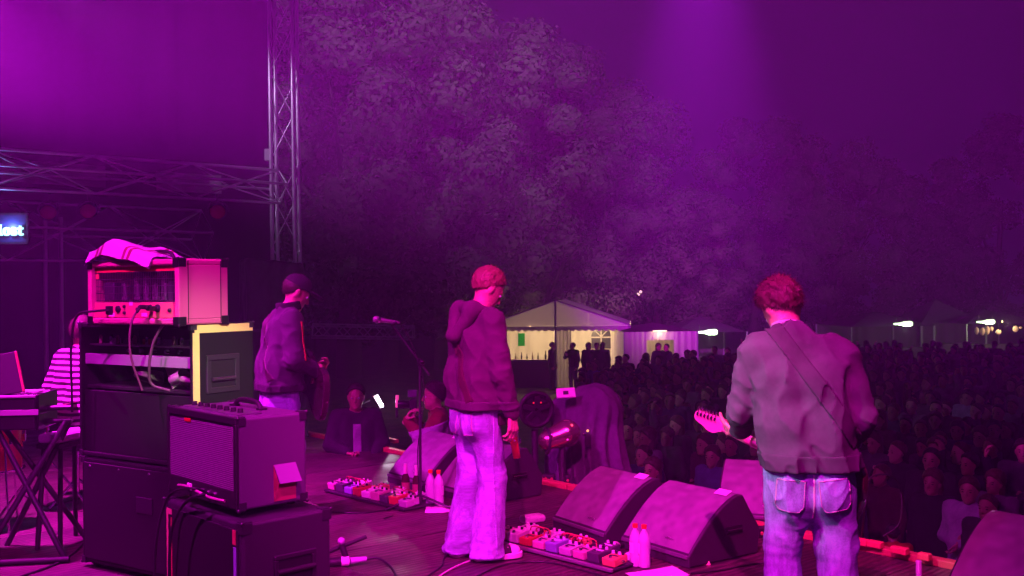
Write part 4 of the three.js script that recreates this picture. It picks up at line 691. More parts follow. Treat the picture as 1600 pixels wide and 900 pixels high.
{ // orange amplifier head, seen from its open back
  const o = thing('amplifier_head', 'orange tube amplifier head with caged back on top of the tall black case', 'amplifier', headC, RT);
  const t = 0.035, D = headD_, W = headW, H = headH;
  part(o, 'cabinet_top', rbox(W, t, D, 0.012, 0, H - t / 2, 0), orangeTolex); part(o, 'cabinet_bottom', rbox(W, t, D, 0.012, 0, t / 2 + 0.001, 0), orangeTolex);
  for (const s of [-1, 1]) { const sd = part(o, 'cabinet_side', rbox(t, H - 2 * t + 0.004, D, 0.004, s * (W / 2 - t / 2), H / 2, 0), orangeTolex); if (s > 0) for (const z of [-0.115, 0.105]) part(sd, 'groove', box(0.003, H - 0.02, 0.004, W / 2 + 0.0005, H / 2, z), M.black); }
  part(o, 'front_panel', box(W - 2 * t, H - 2 * t, 0.02, 0, H / 2, -D / 2 + 0.04), M.black);
  part(o, 'back_panel_upper', rbox(W - 2 * t, 0.03, 0.015, 0.003, 0, H - t - 0.015, D / 2 - 0.03), orangeDark);
  const cp = part(o, 'control_panel', rbox(W - 2 * t, 0.085, 0.02, 0.004, 0, t + 0.045, D / 2 - 0.028), panelOrange);
  for (const [x, y, r] of [[-0.14, 0.085, 0.02], [-0.085, 0.1, 0.009], [-0.085, 0.065, 0.009], [0.03, 0.085, 0.011], [0.2, 0.09, 0.022], [0.3, 0.08, 0.011], [0.14, 0.09, 0.013]]) part(cp, 'jack', lathe([[0.002, 0.012], [r * 0.5, 0.012], [r * 0.5, 0.004], [r * 0.9, 0.01], [r, 0.0]], 14).rotateX(Math.PI / 2).translate(x, y, D / 2 - 0.018), M.black);
  part(cp, 'mains_socket', rbox(0.06, 0.045, 0.02, 0.004, -0.22, 0.08, D / 2 - 0.02), M.black);
  for (const [x, w] of [[0.085, 0.05], [-0.03, 0.03], [-0.2, 0.05]]) part(cp, 'printed_plate', box(w, 0.02, 0.001, x, 0.115 - 0.06 * (w > 0.045), D / 2 - 0.0172), M.paper);
  // wire cage over the valves
  const cage = []; for (let i = 0; i <= 46; i++) cage.push(rod([-0.34 + i * 0.0148, 0.13, D / 2 - 0.022], [-0.34 + i * 0.0148, H - 0.065, D / 2 - 0.022], 0.0016, 0.0016, 5)); for (let j = 0; j < 5; j++) cage.push(rod([-0.345, 0.135 + j * 0.0385, D / 2 - 0.02], [0.345, 0.135 + j * 0.0385, D / 2 - 0.02], 0.0018, 0.0018, 5));
  part(o, 'valve_cage', merge(cage), mat(0.14, 0.12, 0.16, 0.4, { metalness: 0.7 }));
  part(o, 'chassis', rbox(W - 0.09, 0.012, D - 0.1, 0.003, 0, 0.128, -0.02), M.steel);
  const glassM = mat(0.95, 0.95, 0.95, 0.05, { transmission: 0.9, thickness: 0 });
  for (const x of [-0.17, -0.06, 0.02, 0.1, 0.18]) { const v = part(o, 'valve', lathe([[0.0, 0.0], [0.019, 0], [0.021, 0.02], [0.021, 0.11], [0.012, 0.13], [0.0, 0.134]], 14).translate(x, 0.135, D / 2 - 0.085), glassM); part(v, 'valve_plate', merge([rbox(0.016, 0.07, 0.012, 0.002, x, 0.19, D / 2 - 0.085), new THREE.CylinderGeometry(0.02, 0.02, 0.02, 12).translate(x, 0.143, D / 2 - 0.085)]), mat(0.25, 0.25, 0.27, 0.4, { metalness: 0.7 })); }
  for (const [x, w] of [[-0.28, 0.09], [0.29, 0.1]]) part(o, 'transformer', rbox(w, 0.1, 0.09, 0.006, x, 0.185, D / 2 - 0.1), mat(0.08, 0.07, 0.1, 0.5, { metalness: 0.5 }));
  part(o, 'warning_label', box(0.03, 0.03, 0.001, -0.33, 0.27, D / 2 - 0.018), mat(0.7, 0.2, 0.1, 0.6));
  corners(o, W, H, D, M.blackShine, 0.045);
  part(o, 'top_handle', tube([[-0.13, H, -0.02], [-0.1, H + 0.04, -0.02], [0.1, H + 0.04, -0.02], [0.13, H, -0.02]], 0.01, 24, 8), M.black);
}
{ // striped towel thrown over the head's corner
  const g = new THREE.PlaneGeometry(0.62, 0.42, 62, 42), p = g.attributes.position, uv = g.attributes.uv;
  for (let i = 0; i < p.count; i++) {
    const a = p.getX(i), b = p.getY(i), n = noise.noise(a * 3.2, b * 4, 2), n2 = noise.noise(a * 11 + 4, b * 12, 8);
    let x = a * 0.92 - 0.1, z = b * 0.75 + 0.05, y = headH + 0.022 + 0.03 * Math.max(0, n + 0.25) + 0.006 * n2 + 0.045 * Math.exp(-((a + 0.06 + b * 0.3) ** 2) / 0.014) + 0.02 * Math.exp(-((b - 0.1) ** 2) / 0.012);
    if (a > 0.12) y -= (a - 0.12) * 0.22;
    const over = Math.max(0, -0.36 - x); if (over > 0) { x = -0.36 - over * 0.45; y -= over * 0.9; }
    const f = Math.max(0, z - (headD_ / 2 - 0.015)); if (f > 0) { z = headD_ / 2 - 0.015 + f * 0.45 + 0.012; y -= f * 0.85; }
    p.setXYZ(i, x, y, z); uv.setXY(i, a / 0.62 + 0.5, b / 0.42 + 0.5);
  }
  g.computeVertexNormals();
  const g2 = g.clone(), q = g2.attributes.position, nn = g.attributes.normal; for (let i = 0; i < q.count; i++) q.setXYZ(i, q.getX(i) - nn.getX(i) * 0.014, q.getY(i) - nn.getY(i) * 0.014, q.getZ(i) - nn.getZ(i) * 0.014);
  const st = texture(512, 64, (u) => { const k = [0.2, 0.27, 0.62, 0.69].some((c) => Math.abs(u - c) < 0.02) ? 1 : 0; return k ? [0.62, 0.25, 0.34] : [0.93, 0.88, 0.9]; });
  const tm = mat(0.8, 0.8, 0.8, 1, { map: st, bumpMap: grainBump, bumpScale: 0.004, side: THREE.DoubleSide });
  const o = thing('towel', 'crumpled pale towel with darker stripes lying on the orange amplifier head', 'towel', headC, RT);
  part(o, 'towel_cloth', merge([g, g2]), tm);
}
const rackW = 1.01, rackD = 0.43, rackC = cornerBase(301, 5.4, RT, rackW, rackD, 0.66);
{ // tall black rack case, open at the back
  const o = thing('rack_case', 'tall black rack case with cables inside and bright yellow tape on its edge', 'case', rackC, RT), W = rackW, D = rackD, H = 0.775, t = 0.022;
  for (const s of [-1, 1]) part(o, 'side_panel', rbox(t, H, D, 0.004, s * (W / 2 - t / 2), H / 2, 0), M.tolexBlack);
  part(o, 'top_panel', rbox(W - 2 * t, t, D, 0.004, 0, H - t / 2, 0), M.tolexBlack); part(o, 'bottom_panel', rbox(W - 2 * t, t, D, 0.004, 0, t / 2, 0), M.tolexBlack);
  part(o, 'front_panel', box(W - 2 * t, H - 2 * t, 0.02, 0, H / 2, -D / 2 + 0.02), M.black); part(o, 'lower_back_panel', rbox(W - 2 * t, 0.36, 0.02, 0.004, 0, t + 0.18, D / 2 - 0.03), M.tolexBlack);
  part(o, 'shelf', rbox(W - 2 * t, 0.018, D - 0.08, 0.003, 0, 0.4, 0), M.black);
  part(o, 'steel_rail', rbox(W - 2 * t - 0.004, 0.062, 0.03, 0.004, 0, 0.565, D / 2 - 0.04), M.greyPaint);
  part(o, 'wire_shelf', rbox(W - 2 * t - 0.02, 0.008, 0.1, 0.002, 0, 0.648, D / 2 - 0.1), M.steel);
  for (let i = 0; i < 11; i++) part(o, 'preamp_valve', lathe([[0, 0], [0.012, 0], [0.012, 0.04], [0.006, 0.052], [0, 0.053]], 10).translate(-0.4 + i * 0.077 + rr(-0.015, 0.015), 0.653, D / 2 - 0.09 + rr(-0.02, 0.02)), i % 2 ? M.chrome : mat(0.5, 0.3, 0.3, 0.2, { metalness: 0.6 }));
  for (let i = 0; i < 5; i++) part(o, 'component_box', rbox(rr(0.04, 0.08), 0.032, 0.04, 0.004, -0.34 + i * 0.17 + rr(-0.03, 0.03), 0.668, D / 2 - 0.12), [M.steel, M.greyPaint, mat(0.4, 0.1, 0.08, 0.5)][i % 3]);
  for (let i = 0; i < 5; i++) part(o, 'indicator_knob', new THREE.CylinderGeometry(0.011, 0.012, 0.02, 12).rotateX(Math.PI / 2).translate(-0.1 + i * 0.11, 0.62, D / 2 - 0.05), M.chrome);
  // gear lying on the shelf
  part(o, 'coiled_cable', merge([0, 1, 2, 3].map((i) => new THREE.TorusGeometry(0.075 - 0.006 * i, 0.011, 8, 30).rotateX(1.15 + i * 0.08).translate(-0.02 + i * 0.008, 0.455 + i * 0.012, D / 2 - 0.12))), mat(0.1, 0.06, 0.08, 0.5));
  part(o, 'paper_roll', new THREE.CylinderGeometry(0.035, 0.04, 0.14, 18, 1, true).rotateZ(0.5).translate(0.2, 0.475, D / 2 - 0.13), mat(0.5, 0.42, 0.42, 0.7, { side: THREE.DoubleSide }));
  part(o, 'tape_roll', new THREE.TorusGeometry(0.042, 0.02, 10, 26).rotateX(Math.PI / 2 - 0.5).translate(0.34, 0.45, D / 2 - 0.11), mat(0.3, 0.2, 0.25, 0.4));
  part(o, 'cup', lathe([[0.0, 0], [0.03, 0], [0.038, 0.1], [0.036, 0.1], [0.028, 0.004], [0, 0.004]], 18).rotateZ(-1.2).translate(0.24, 0.46, D / 2 - 0.08), mat(0.55, 0.5, 0.5, 0.5));
  // recessed handle
  const hd = part(o, 'handle_plate', merge([rbox(0.012, 0.2, 0.03, 0.004, W / 2 + 0.004, 0.5, 0.11), rbox(0.012, 0.2, 0.03, 0.004, W / 2 + 0.004, 0.5, -0.09), rbox(0.012, 0.03, 0.23, 0.004, W / 2 + 0.005, 0.59, 0.01), rbox(0.012, 0.03, 0.23, 0.004, W / 2 + 0.005, 0.41, 0.01)]), M.darkMetal);
  part(hd, 'handle_dish', box(0.002, 0.16, 0.18, W / 2 + 0.001, 0.5, 0.01), M.black); part(hd, 'handle_grip', rod([W / 2 + 0.014, 0.47, -0.07], [W / 2 + 0.014, 0.47, 0.09], 0.011), M.darkMetal);
  const tape = mat(0.9, 0.9, 0.22, 0.6); 
  const strip = (w, h, d, x, y, z) => part(o, 'yellow_tape', rbox(w, h, d, 0.001, x, y, z, 1), tape);
  strip(0.0025, 0.045, D - 0.02, W / 2 + 0.002, H - 0.025, -0.005); strip(0.0025, 0.7, 0.045, W / 2 + 0.0022, H - 0.395, D / 2 - 0.024); strip(0.07, 0.0025, 0.04, W / 2 - 0.035, H + 0.0022, D / 2 - 0.025);
  corners(o, W, H, D, M.darkMetal, 0.03);
}
{ // lower cabinet
  const o = thing('bass_cabinet', 'large black speaker cabinet carrying the rack case', 'speaker cabinet', V(rackC.x, 0, rackC.z), RT), W = rackW - 0.03, D = rackD;
  part(o, 'cabinet_shell', rbox(W, 0.62, D, 0.015, 0, 0.34, 0), M.tolexBlack); part(o, 'back_panel', rbox(W - 0.06, 0.56, 0.01, 0.003, 0, 0.34, D / 2 + 0.002), M.black);
  part(o, 'jack_plate', rbox(0.14, 0.09, 0.006, 0.003, 0.1, 0.42, D / 2 + 0.009), M.darkMetal);
  for (const x of [-1, 1]) for (const z of [-1, 1]) part(o, 'castor', new THREE.CylinderGeometry(0.03, 0.03, 0.025, 14).rotateZ(Math.PI / 2).translate(x * (W / 2 - 0.06), 0.03, z * (D / 2 - 0.06)), M.rubber);
  for (let i = 0; i < 4; i++) part(o, 'screw', new THREE.CylinderGeometry(0.006, 0.007, 0.004, 10).rotateX(Math.PI / 2).translate(-0.4 + i * 0.27, 0.6, D / 2 + 0.009), M.steel);
  corners(o, W, 0.62, D, M.darkMetal, 0.035, 0.03);
}
// combo amplifier on a second cabinet
const comboW = 0.655, comboD = 0.325, comboY = 0.685, comboH = 0.385, comboC = cornerBase(371, 4.16, CT, comboW, comboD, comboY);
{
  const o = thing('combo_amplifier', 'black combo amplifier with woven grille on the low cabinet, nearest the viewer', 'amplifier', comboC, CT), W = comboW, D = comboD, H = comboH;
  part(o, 'cabinet', rbox(W, H, D, 0.014, 0, H / 2 + 0.012, 0), mat(0.1, 0.085, 0.11, 0.6, { bumpMap: grainBump, bumpScale: 0.0012 }));
  const gt = texture(256, 256, (u, v) => { const k = 0.5 + 0.5 * Math.sin(v * 2 * Math.PI * 32), q = 0.5 + 0.5 * Math.sin(u * 2 * Math.PI * 48); return 0.35 + 0.4 * k + 0.18 * q + 0.1 * tn(u, v, 60, 60); }, true, [1.4, 1]);
  part(o, 'grille_cloth', rbox(W - 0.05, H - 0.12, 0.008, 0.003, -0.005, H / 2 + 0.032, D / 2 + 0.003), mat(0.3, 0.26, 0.3, 0.75, { map: gt, bumpMap: gt, bumpScale: 0.002 }));
  part(o, 'grille_frame', merge([rbox(W, 0.03, 0.016, 0.004, 0, H, D / 2 + 0.004), rbox(0.022, H - 0.05, 0.016, 0.004, W / 2 - 0.011, H / 2 + 0.01, D / 2 + 0.004), rbox(0.022, H - 0.05, 0.016, 0.004, -W / 2 + 0.011, H / 2 + 0.01, D / 2 + 0.004), rbox(W, 0.075, 0.014, 0.004, 0, 0.055, D / 2 + 0.003)]), M.black);
  part(o, 'badge', rbox(0.06, 0.018, 0.004, 0.002, -0.12, H - 0.03, D / 2 + 0.009), M.red); part(o, 'mains_plate', rbox(0.04, 0.03, 0.006, 0.002, -0.1, 0.06, D / 2 + 0.012), M.white);
  for (const x of [0.02, 0.08, 0.14]) part(o, 'jack', new THREE.CylinderGeometry(0.009, 0.011, 0.014, 12).rotateX(Math.PI / 2).translate(x, 0.06, D / 2 + 0.014), M.chrome);
  part(o, 'top_panel', rbox(W - 0.12, 0.006, 0.11, 0.002, -0.02, H + 0.0145, 0.06), mat(0.2, 0.19, 0.22, 0.3, { metalness: 0.6 }));
  for (let i = 0; i < 8; i++) part(o, 'knob', new THREE.CylinderGeometry(0.011, 0.013, 0.018, 14).translate(-0.25 + i * 0.062, H + 0.026, 0.075), M.black);
  part(o, 'top_handle', merge([tube([[-0.12, H + 0.016, -0.06], [-0.09, H + 0.04, -0.06], [0.09, H + 0.04, -0.06], [0.12, H + 0.016, -0.06]], 0.011, 24, 8), rbox(0.04, 0.01, 0.035, 0.003, -0.125, H + 0.017, -0.06), rbox(0.04, 0.01, 0.035, 0.003, 0.125, H + 0.017, -0.06)]), M.black);
  // folded card tab on the side
  const tab = (n, pts, m) => part(o, n, sheet([...pts, ...pts.map(([x, y, z]) => [x + 0.002, y, z])], [0, 1, 2, 0, 2, 3, 4, 6, 5, 4, 7, 6]), m);
  const card = mat(0.36, 0.09, 0.08, 0.7, { side: THREE.DoubleSide }), card2 = mat(0.22, 0.16, 0.24, 0.6, { side: THREE.DoubleSide });
  tab('card_tab_upper', [[W / 2 + 0.002, 0.185, 0.0], [W / 2 + 0.002, 0.185, -0.105], [W / 2 + 0.045, 0.11, -0.11], [W / 2 + 0.045, 0.11, -0.005]], card2); tab('card_tab_lower', [[W / 2 + 0.003, 0.11, 0.0], [W / 2 + 0.003, 0.11, -0.105], [W / 2 + 0.003, 0.03, -0.105], [W / 2 + 0.003, 0.03, 0.0]], card);
  tab('card_tab_gusset', [[W / 2 + 0.002, 0.185, 0.001], [W / 2 + 0.045, 0.11, 0.001], [W / 2 + 0.004, 0.03, 0.001], [W / 2 + 0.002, 0.1, 0.001]], card);
  for (const x of [-1, 1]) for (const z of [-1, 1]) part(o, 'rubber_foot', new THREE.CylinderGeometry(0.014, 0.018, 0.014, 12).translate(x * (W / 2 - 0.05), 0.006, z * (D / 2 - 0.05)), M.rubber);
  corners(o, W, H, D, M.darkMetal, 0.035, 0.012);
}
{
  const W = 0.74, D = 0.42, H = 0.665, c = cornerBase(376, 4.07, CT, W, D, 0.0);
  const o = thing('speaker_cabinet', 'black speaker cabinet with strips of yellow and teal tape under the combo amplifier', 'speaker cabinet', c, CT);
  part(o, 'cabinet_shell', rbox(W, H - 0.02, D, 0.016, 0, H / 2 + 0.01, 0), mat(0.035, 0.03, 0.038, 0.5, { bumpMap: grainBump, bumpScale: 0.0012 })); part(o, 'back_panel', rbox(W - 0.05, H - 0.08, 0.01, 0.003, 0, H / 2 + 0.01, D / 2 + 0.003), M.black);
  part(o, 'yellow_tape', merge([rbox(0.018, 0.52, 0.003, 0.001, -W / 2 + 0.06, H - 0.3, D / 2 + 0.01, 1), rbox(0.05, 0.025, 0.003, 0.001, -W / 2 + 0.08, H - 0.045, D / 2 + 0.0102, 1)]), mat(0.62, 0.52, 0.2, 0.7));
  part(o, 'teal_tape', rbox(0.02, 0.42, 0.003, 0.001, W / 2 - 0.045, H - 0.31, D / 2 + 0.01, 1), mat(0.25, 0.5, 0.5, 0.7));
  part(o, 'red_tape', merge([rbox(0.025, 0.06, 0.003, 0.001, W / 2 - 0.05, H - 0.06, D / 2 + 0.0102, 1), rbox(0.008, 0.5, 0.003, 0.001, -W / 2 + 0.1, H - 0.32, D / 2 + 0.01, 1)]), mat(0.5, 0.06, 0.08, 0.6));
  const hd = part(o, 'handle_plate', merge([rbox(0.012, 0.02, 0.2, 0.004, W / 2 + 0.005, 0.5, -0.03), rbox(0.012, 0.1, 0.02, 0.004, W / 2 + 0.004, 0.44, 0.06), rbox(0.012, 0.1, 0.02, 0.004, W / 2 + 0.004, 0.44, -0.12), rbox(0.012, 0.02, 0.2, 0.004, W / 2 + 0.005, 0.38, -0.03)]), M.darkMetal);
  part(hd, 'handle_grip', rod([W / 2 + 0.014, 0.44, -0.12], [W / 2 + 0.014, 0.44, 0.06], 0.012), M.black); part(hd, 'handle_dish', box(0.002, 0.1, 0.17, W / 2 + 0.001, 0.44, -0.03), M.black);
  corners(o, W, H - 0.02, D, M.darkMetal, 0.045, 0.02);
  // the sloping pink strap hanging beside it
  const p = atDepth(490, 806, 4.45), q = onPlane(520, 935, 0);
  solo('webbing_strap', merge([rod(p, q, 0.011, 0.011, 6), rod(p.clone().add(V(-0.06, 0.02, 0)), p.clone().lerp(q, 0.25), 0.01, 0.01, 6)]), mat(0.6, 0.1, 0.22, 0.7), 'thin pink strap hanging slanted from the low cabinet to the floor', 'strap');
}
// cables on the amplifiers
const cableOf = (label, pts, r = 0.006, m = M.cable, name = 'cable') => solo(name, tube(pts, r, Math.max(30, pts.length * 12), 7), m, label, 'cable');
{
  const L = (c, t, x, y, z) => V(c.x, c.y, c.z).add(V(x, y, z).applyAxisAngle(V(0, 1, 0), t));
  const hd = (x, y, z) => L(headC, RT, x, y, z), rk = (x, y, z) => L(rackC, RT, x, y, z), cb = (x, y, z) => L(comboC, CT, x, y, z);
  cableOf('black mains cable leaving the left of the orange head', [hd(-0.22, 0.08, 0.15), hd(-0.26, 0.075, 0.22), hd(-0.34, 0.06, 0.26), hd(-0.42, -0.06, 0.25), hd(-0.47, -0.5, 0.22)], 0.007);
  cableOf('thin cable dropping from the orange head into the open case', [hd(0.14, 0.09, 0.17), hd(0.13, 0.09, 0.21), hd(0.115, 0.02, 0.25), hd(0.115, -0.15, 0.26), hd(0.13, -0.35, 0.2)], 0.006, mat(0.16, 0.06, 0.1, 0.5));
  cableOf('cable looping over the front of the open case', [rk(0.42, 0.78, 0.2), rk(0.36, 0.79, 0.26), rk(0.28, 0.7, 0.28), rk(0.23, 0.56, 0.28), rk(0.22, 0.45, 0.26), rk(0.3, 0.41, 0.2)], 0.008, mat(0.12, 0.05, 0.09, 0.5));
  const plug = thing('cable_plug', 'bunched dark cable plugs sticking from the orange head panel', 'plug', hd(0.2, 0.09, 0.17), RT); part(plug, 'plug_body', merge([rod([0, 0, 0], [0.02, 0.0, 0.06], 0.014, 0.012), rod([-0.05, 0.005, 0], [-0.05, 0.01, 0.055], 0.013, 0.011)]), M.black); part(plug, 'plug_boot', merge([rod([0.02, 0, 0.06], [0.06, 0.015, 0.07], 0.011, 0.008), rod([-0.05, 0.01, 0.055], [-0.04, -0.02, 0.08], 0.011, 0.007)]), M.rubber);
  cableOf('pale cable curling behind the combo amplifier', [cb(-0.1, 0.06, 0.18), cb(-0.07, 0.08, 0.24), cb(0.05, 0.09, 0.25), cb(0.18, 0.06, 0.22), cb(0.26, 0.05, 0.19)], 0.006, mat(0.45, 0.2, 0.3, 0.5));
  cableOf('dark cable running from the combo amplifier down its cabinet', [cb(0.14, 0.06, 0.18), cb(0.16, 0.07, 0.25), cb(0.05, 0.02, 0.27), cb(-0.03, -0.1, 0.29), cb(-0.06, -0.4, 0.29), cb(-0.05, -0.67, 0.3)], 0.007);
  cableOf('second dark cable hanging behind the combo amplifier', [cb(0.08, 0.06, 0.18), cb(0.1, 0.09, 0.25), cb(-0.1, 0.03, 0.27), cb(-0.16, -0.15, 0.3), cb(-0.17, -0.67, 0.31)], 0.006);
}
// ------------------------------------------------------------------ wedges, pedals, stands and small things on the stage
const grilleTex = texture(256, 256, (u, v) => { const a = Math.sin(u * 2 * Math.PI * 60), b = Math.sin(v * 2 * Math.PI * 60); return 0.62 + 0.25 * a * b + 0.13 * tn(u, v, 12, 12); }, true, [2, 2]);
const GRILLE = mat(0.42, 0.4, 0.42, 0.65, { map: grilleTex, bumpMap: grilleTex, bumpScale: 0.0015 }), WEDGEB = mat(0.03, 0.03, 0.032, 0.55, { bumpMap: grainBump, bumpScale: 0.001 });
function wedge(label, pos, turn, W = 0.56, s = 1, sticker = true) {   // local +z: the side the arched grille starts from
  const o = thing('stage_monitor', label, 'monitor speaker', pos, turn, 'wedge monitors on the stage'); o.scale.setScalar(s);
  const prof = new THREE.Shape(); prof.moveTo(0, 0.004); prof.lineTo(0, 0.055); prof.bezierCurveTo(0.1, 0.17, 0.25, 0.32, 0.4, 0.355); prof.lineTo(0.44, 0.35); prof.lineTo(0.58, 0.14); prof.lineTo(0.56, 0.004); prof.closePath();
  part(o, 'cabinet', new THREE.ExtrudeGeometry(prof, { depth: W - 0.02, bevelEnabled: true, bevelSize: 0.008, bevelThickness: 0.01, bevelSegments: 2, curveSegments: 16 }).translate(0, 0, -W / 2 + 0.01).rotateY(Math.PI / 2).translate(0, 0.008, 0), WEDGEB);
  const cv = new THREE.CubicBezierCurve(new THREE.Vector2(0.005, 0.07), new THREE.Vector2(0.105, 0.185), new THREE.Vector2(0.25, 0.33), new THREE.Vector2(0.395, 0.362)).getPoints(14), gp = [], gi = [], gu = [];
  cv.forEach((q, i) => { for (const x of [-1, 1]) { gp.push(x * (W / 2 - 0.014), q.y + 0.014, -q.x); gu.push(x * W / 2, i / 14 * 0.55); } if (i) gi.push(i * 2 - 2, i * 2 - 1, i * 2 + 1, i * 2 - 2, i * 2 + 1, i * 2); });
  const g = new THREE.BufferGeometry(); g.setAttribute('position', new THREE.BufferAttribute(new Float32Array(gp), 3)); g.setAttribute('uv', new THREE.BufferAttribute(new Float32Array(gu), 2)); g.setIndex(gi); g.computeVertexNormals();
  part(o, 'grille', g, GRILLE);
  part(o, 'front_lip', rbox(W - 0.02, 0.022, 0.014, 0.004, 0, 0.062, 0.01), mat(0.12, 0.11, 0.13, 0.4));
  part(o, 'badge', merge([0, 1, 2].map((i) => rbox(0.02, 0.012 + 0.006 * (i % 2), 0.003, 0.001, 0.06 + i * 0.026, 0.128, -0.038))).rotateX(0), M.alu);
  if (sticker) { const st = part(o, 'white_sticker', box(0.1, 0.002, 0.055), M.paper, [W / 2 - 0.09, 0.379, -0.366]); st.rotation.x = 0.42; }
  for (const x of [-1, 1]) { const hl = part(o, 'side_handle', merge([rbox(0.008, 0.05, 0.14, 0.003, x * (W / 2 + 0.002), 0.17, -0.36), rod([x * (W / 2 + 0.01), 0.17, -0.42], [x * (W / 2 + 0.01), 0.17, -0.3], 0.008)]), M.blackShine); void hl; }
  return o;
}
const wAt = (px, py) => onPlane(px, py, 0);
const mid = (a, b) => a.clone().lerp(b, 0.5);
const w1 = mid(wAt(865, 824), wAt(947, 852)), w2 = mid(wAt(972, 856), wAt(1078, 889));
const yawOf = (a, b) => Math.atan2(-(b.z - a.z), b.x - a.x);
wedge('wedge monitor with arched grille nearest the pedal row, left of the pair', w1, yawOf(wAt(865, 824), wAt(947, 852)), wAt(865, 824).distanceTo(wAt(947, 852)));
wedge('wedge monitor behind the near water bottles, right of the pair', w2, yawOf(wAt(972, 856), wAt(1078, 889)), wAt(972, 856).distanceTo(wAt(1078, 889)));
wedge('wedge monitor beside the microphone stand, mostly in view', mid(wAt(603, 752), wAt(668, 771)), yawOf(wAt(603, 752), wAt(668, 771)), 0.56, 1.05);
wedge('wedge monitor half hidden by legs of person in hoodie', mid(wAt(678, 772), wAt(752, 792)), yawOf(wAt(678, 772), wAt(752, 792)), 0.56, 1.05, false);
wedge('wedge monitor seen past the knee of person in grey sweatshirt', onPlane(1178, 822), -0.35, 0.5, 1, false);
wedge('dark wedge monitor cut by the lower right corner of the picture', V(2.34, 0, -4.75), -0.95, 0.62, 1.12, false);
// pedal rows
const PC = [mat(0.6, 0.58, 0.6, 0.35, { metalness: 0.4 }), mat(0.72, 0.7, 0.66, 0.45), mat(0.45, 0.05, 0.04, 0.4), mat(0.06, 0.06, 0.07, 0.4), mat(0.55, 0.4, 0.1, 0.45), mat(0.2, 0.22, 0.4, 0.4), mat(0.5, 0.28, 0.32, 0.5)];
function pedal(o, x, z, w, d, h, m, knobs, tilt = 0) {
  const b = part(o, 'pedal', rbox(w, h, d, 0.006), m, [x, 0.03 + h / 2, z], [0.1, tilt, 0]);
  for (let i = 0; i < knobs; i++) part(b, 'knob', new THREE.CylinderGeometry(0.008, 0.009, 0.014, 10).translate((i - (knobs - 1) / 2) * Math.min(0.026, w / knobs), h / 2 + 0.007, -d * 0.28), i % 2 ? M.black : M.white);
  part(b, 'footswitch', merge([new THREE.CylinderGeometry(0.009, 0.011, 0.012, 10).translate(0, h / 2 + 0.006, d * 0.3), new THREE.CylinderGeometry(0.013, 0.013, 0.003, 10).translate(0, h / 2 + 0.0015, d * 0.3)]), M.chrome);
  part(b, 'label_plate', box(w * 0.6, 0.0016, d * 0.14, 0, h / 2 + 0.0006, 0), knobs % 2 ? M.paper : M.darkMetal);
  for (const s of [-1, 1]) part(b, 'jack_plug', rod([s * w / 2, 0, 0], [s * (w / 2 + 0.02), 0, 0], 0.007), M.chrome);
}
{
  const a = onPlane(787, 842), b = onPlane(978, 890), o = thing('pedal_board', 'long pedal board crowded with effects pedals by the near wedges', 'pedal board', mid(a, b), yawOf(a, b)), L = a.distanceTo(b);
  part(o, 'board', rbox(L, 0.016, 0.34, 0.005, 0, 0.016, -0.05), M.darkMetal); part(o, 'front_rail', rbox(L + 0.02, 0.02, 0.02, 0.004, 0, 0.02, 0.13), M.alu);
  const n = 9; for (let i = 0; i < n; i++) { const x = -L / 2 + (i + 0.5) * L / n; pedal(o, x, 0.03, L / n * 0.82, 0.125, 0.045 + 0.012 * (i % 3 === 1), PC[[6, 0, 2, 6, 5, 0, 6, 3, 4][i]], 2 + i % 3, rr(-0.06, 0.06)); if (i % 2 === 0) pedal(o, x + 0.03, -0.14, L / n * 0.9, 0.11, 0.042, PC[[1, 0, 4, 3, 1][i / 2]], 3, rr(-0.1, 0.1)); }
  const ws = []; for (let i = 0; i < 9; i++) { const x = -L / 2 + rr(0.05, L - 0.2); ws.push(tube([[x, 0.06, -0.06], [x + 0.04, 0.11, -0.04], [x + 0.1, 0.1, -0.08], [x + 0.13, 0.06, -0.06]], 0.004, 16, 5)); }
  part(o, 'patch_cable', merge(ws), mat(0.45, 0.05, 0.05, 0.5));
}
{
  const a = onPlane(524, 766), b = onPlane(650, 797), o = thing('pedal_board', 'pedal board with pale and red pedals in front of the microphone stand', 'pedal board', mid(a, b), yawOf(a, b)), L = a.distanceTo(b);
  part(o, 'board', rbox(L, 0.016, 0.34, 0.005, 0, 0.016, -0.06), M.darkMetal);
  const n = 9; for (let i = 0; i < n; i++) { const x = -L / 2 + (i + 0.5) * L / n; pedal(o, x, 0.02, L / n * 0.82, 0.125, 0.05 + 0.012 * (i % 2), PC[[6, 3, 5, 2, 1, 6, 3, 2, 0][i]], 2 + i % 3, rr(-0.1, 0.1)); if (i % 2) pedal(o, x, -0.15, L / n * 0.9, 0.11, 0.045, PC[[1, 4, 6, 0][(i - 1) / 2]], 3, rr(-0.1, 0.1)); }
  const ws = []; for (let i = 0; i < 8; i++) { const x = -L / 2 + rr(0.05, L - 0.2); ws.push(tube([[x, 0.06, -0.06], [x + 0.04, 0.12, -0.04], [x + 0.1, 0.1, -0.08], [x + 0.13, 0.06, -0.06]], 0.004, 16, 5)); }
  part(o, 'patch_cable', merge(ws), mat(0.4, 0.06, 0.06, 0.5));
}
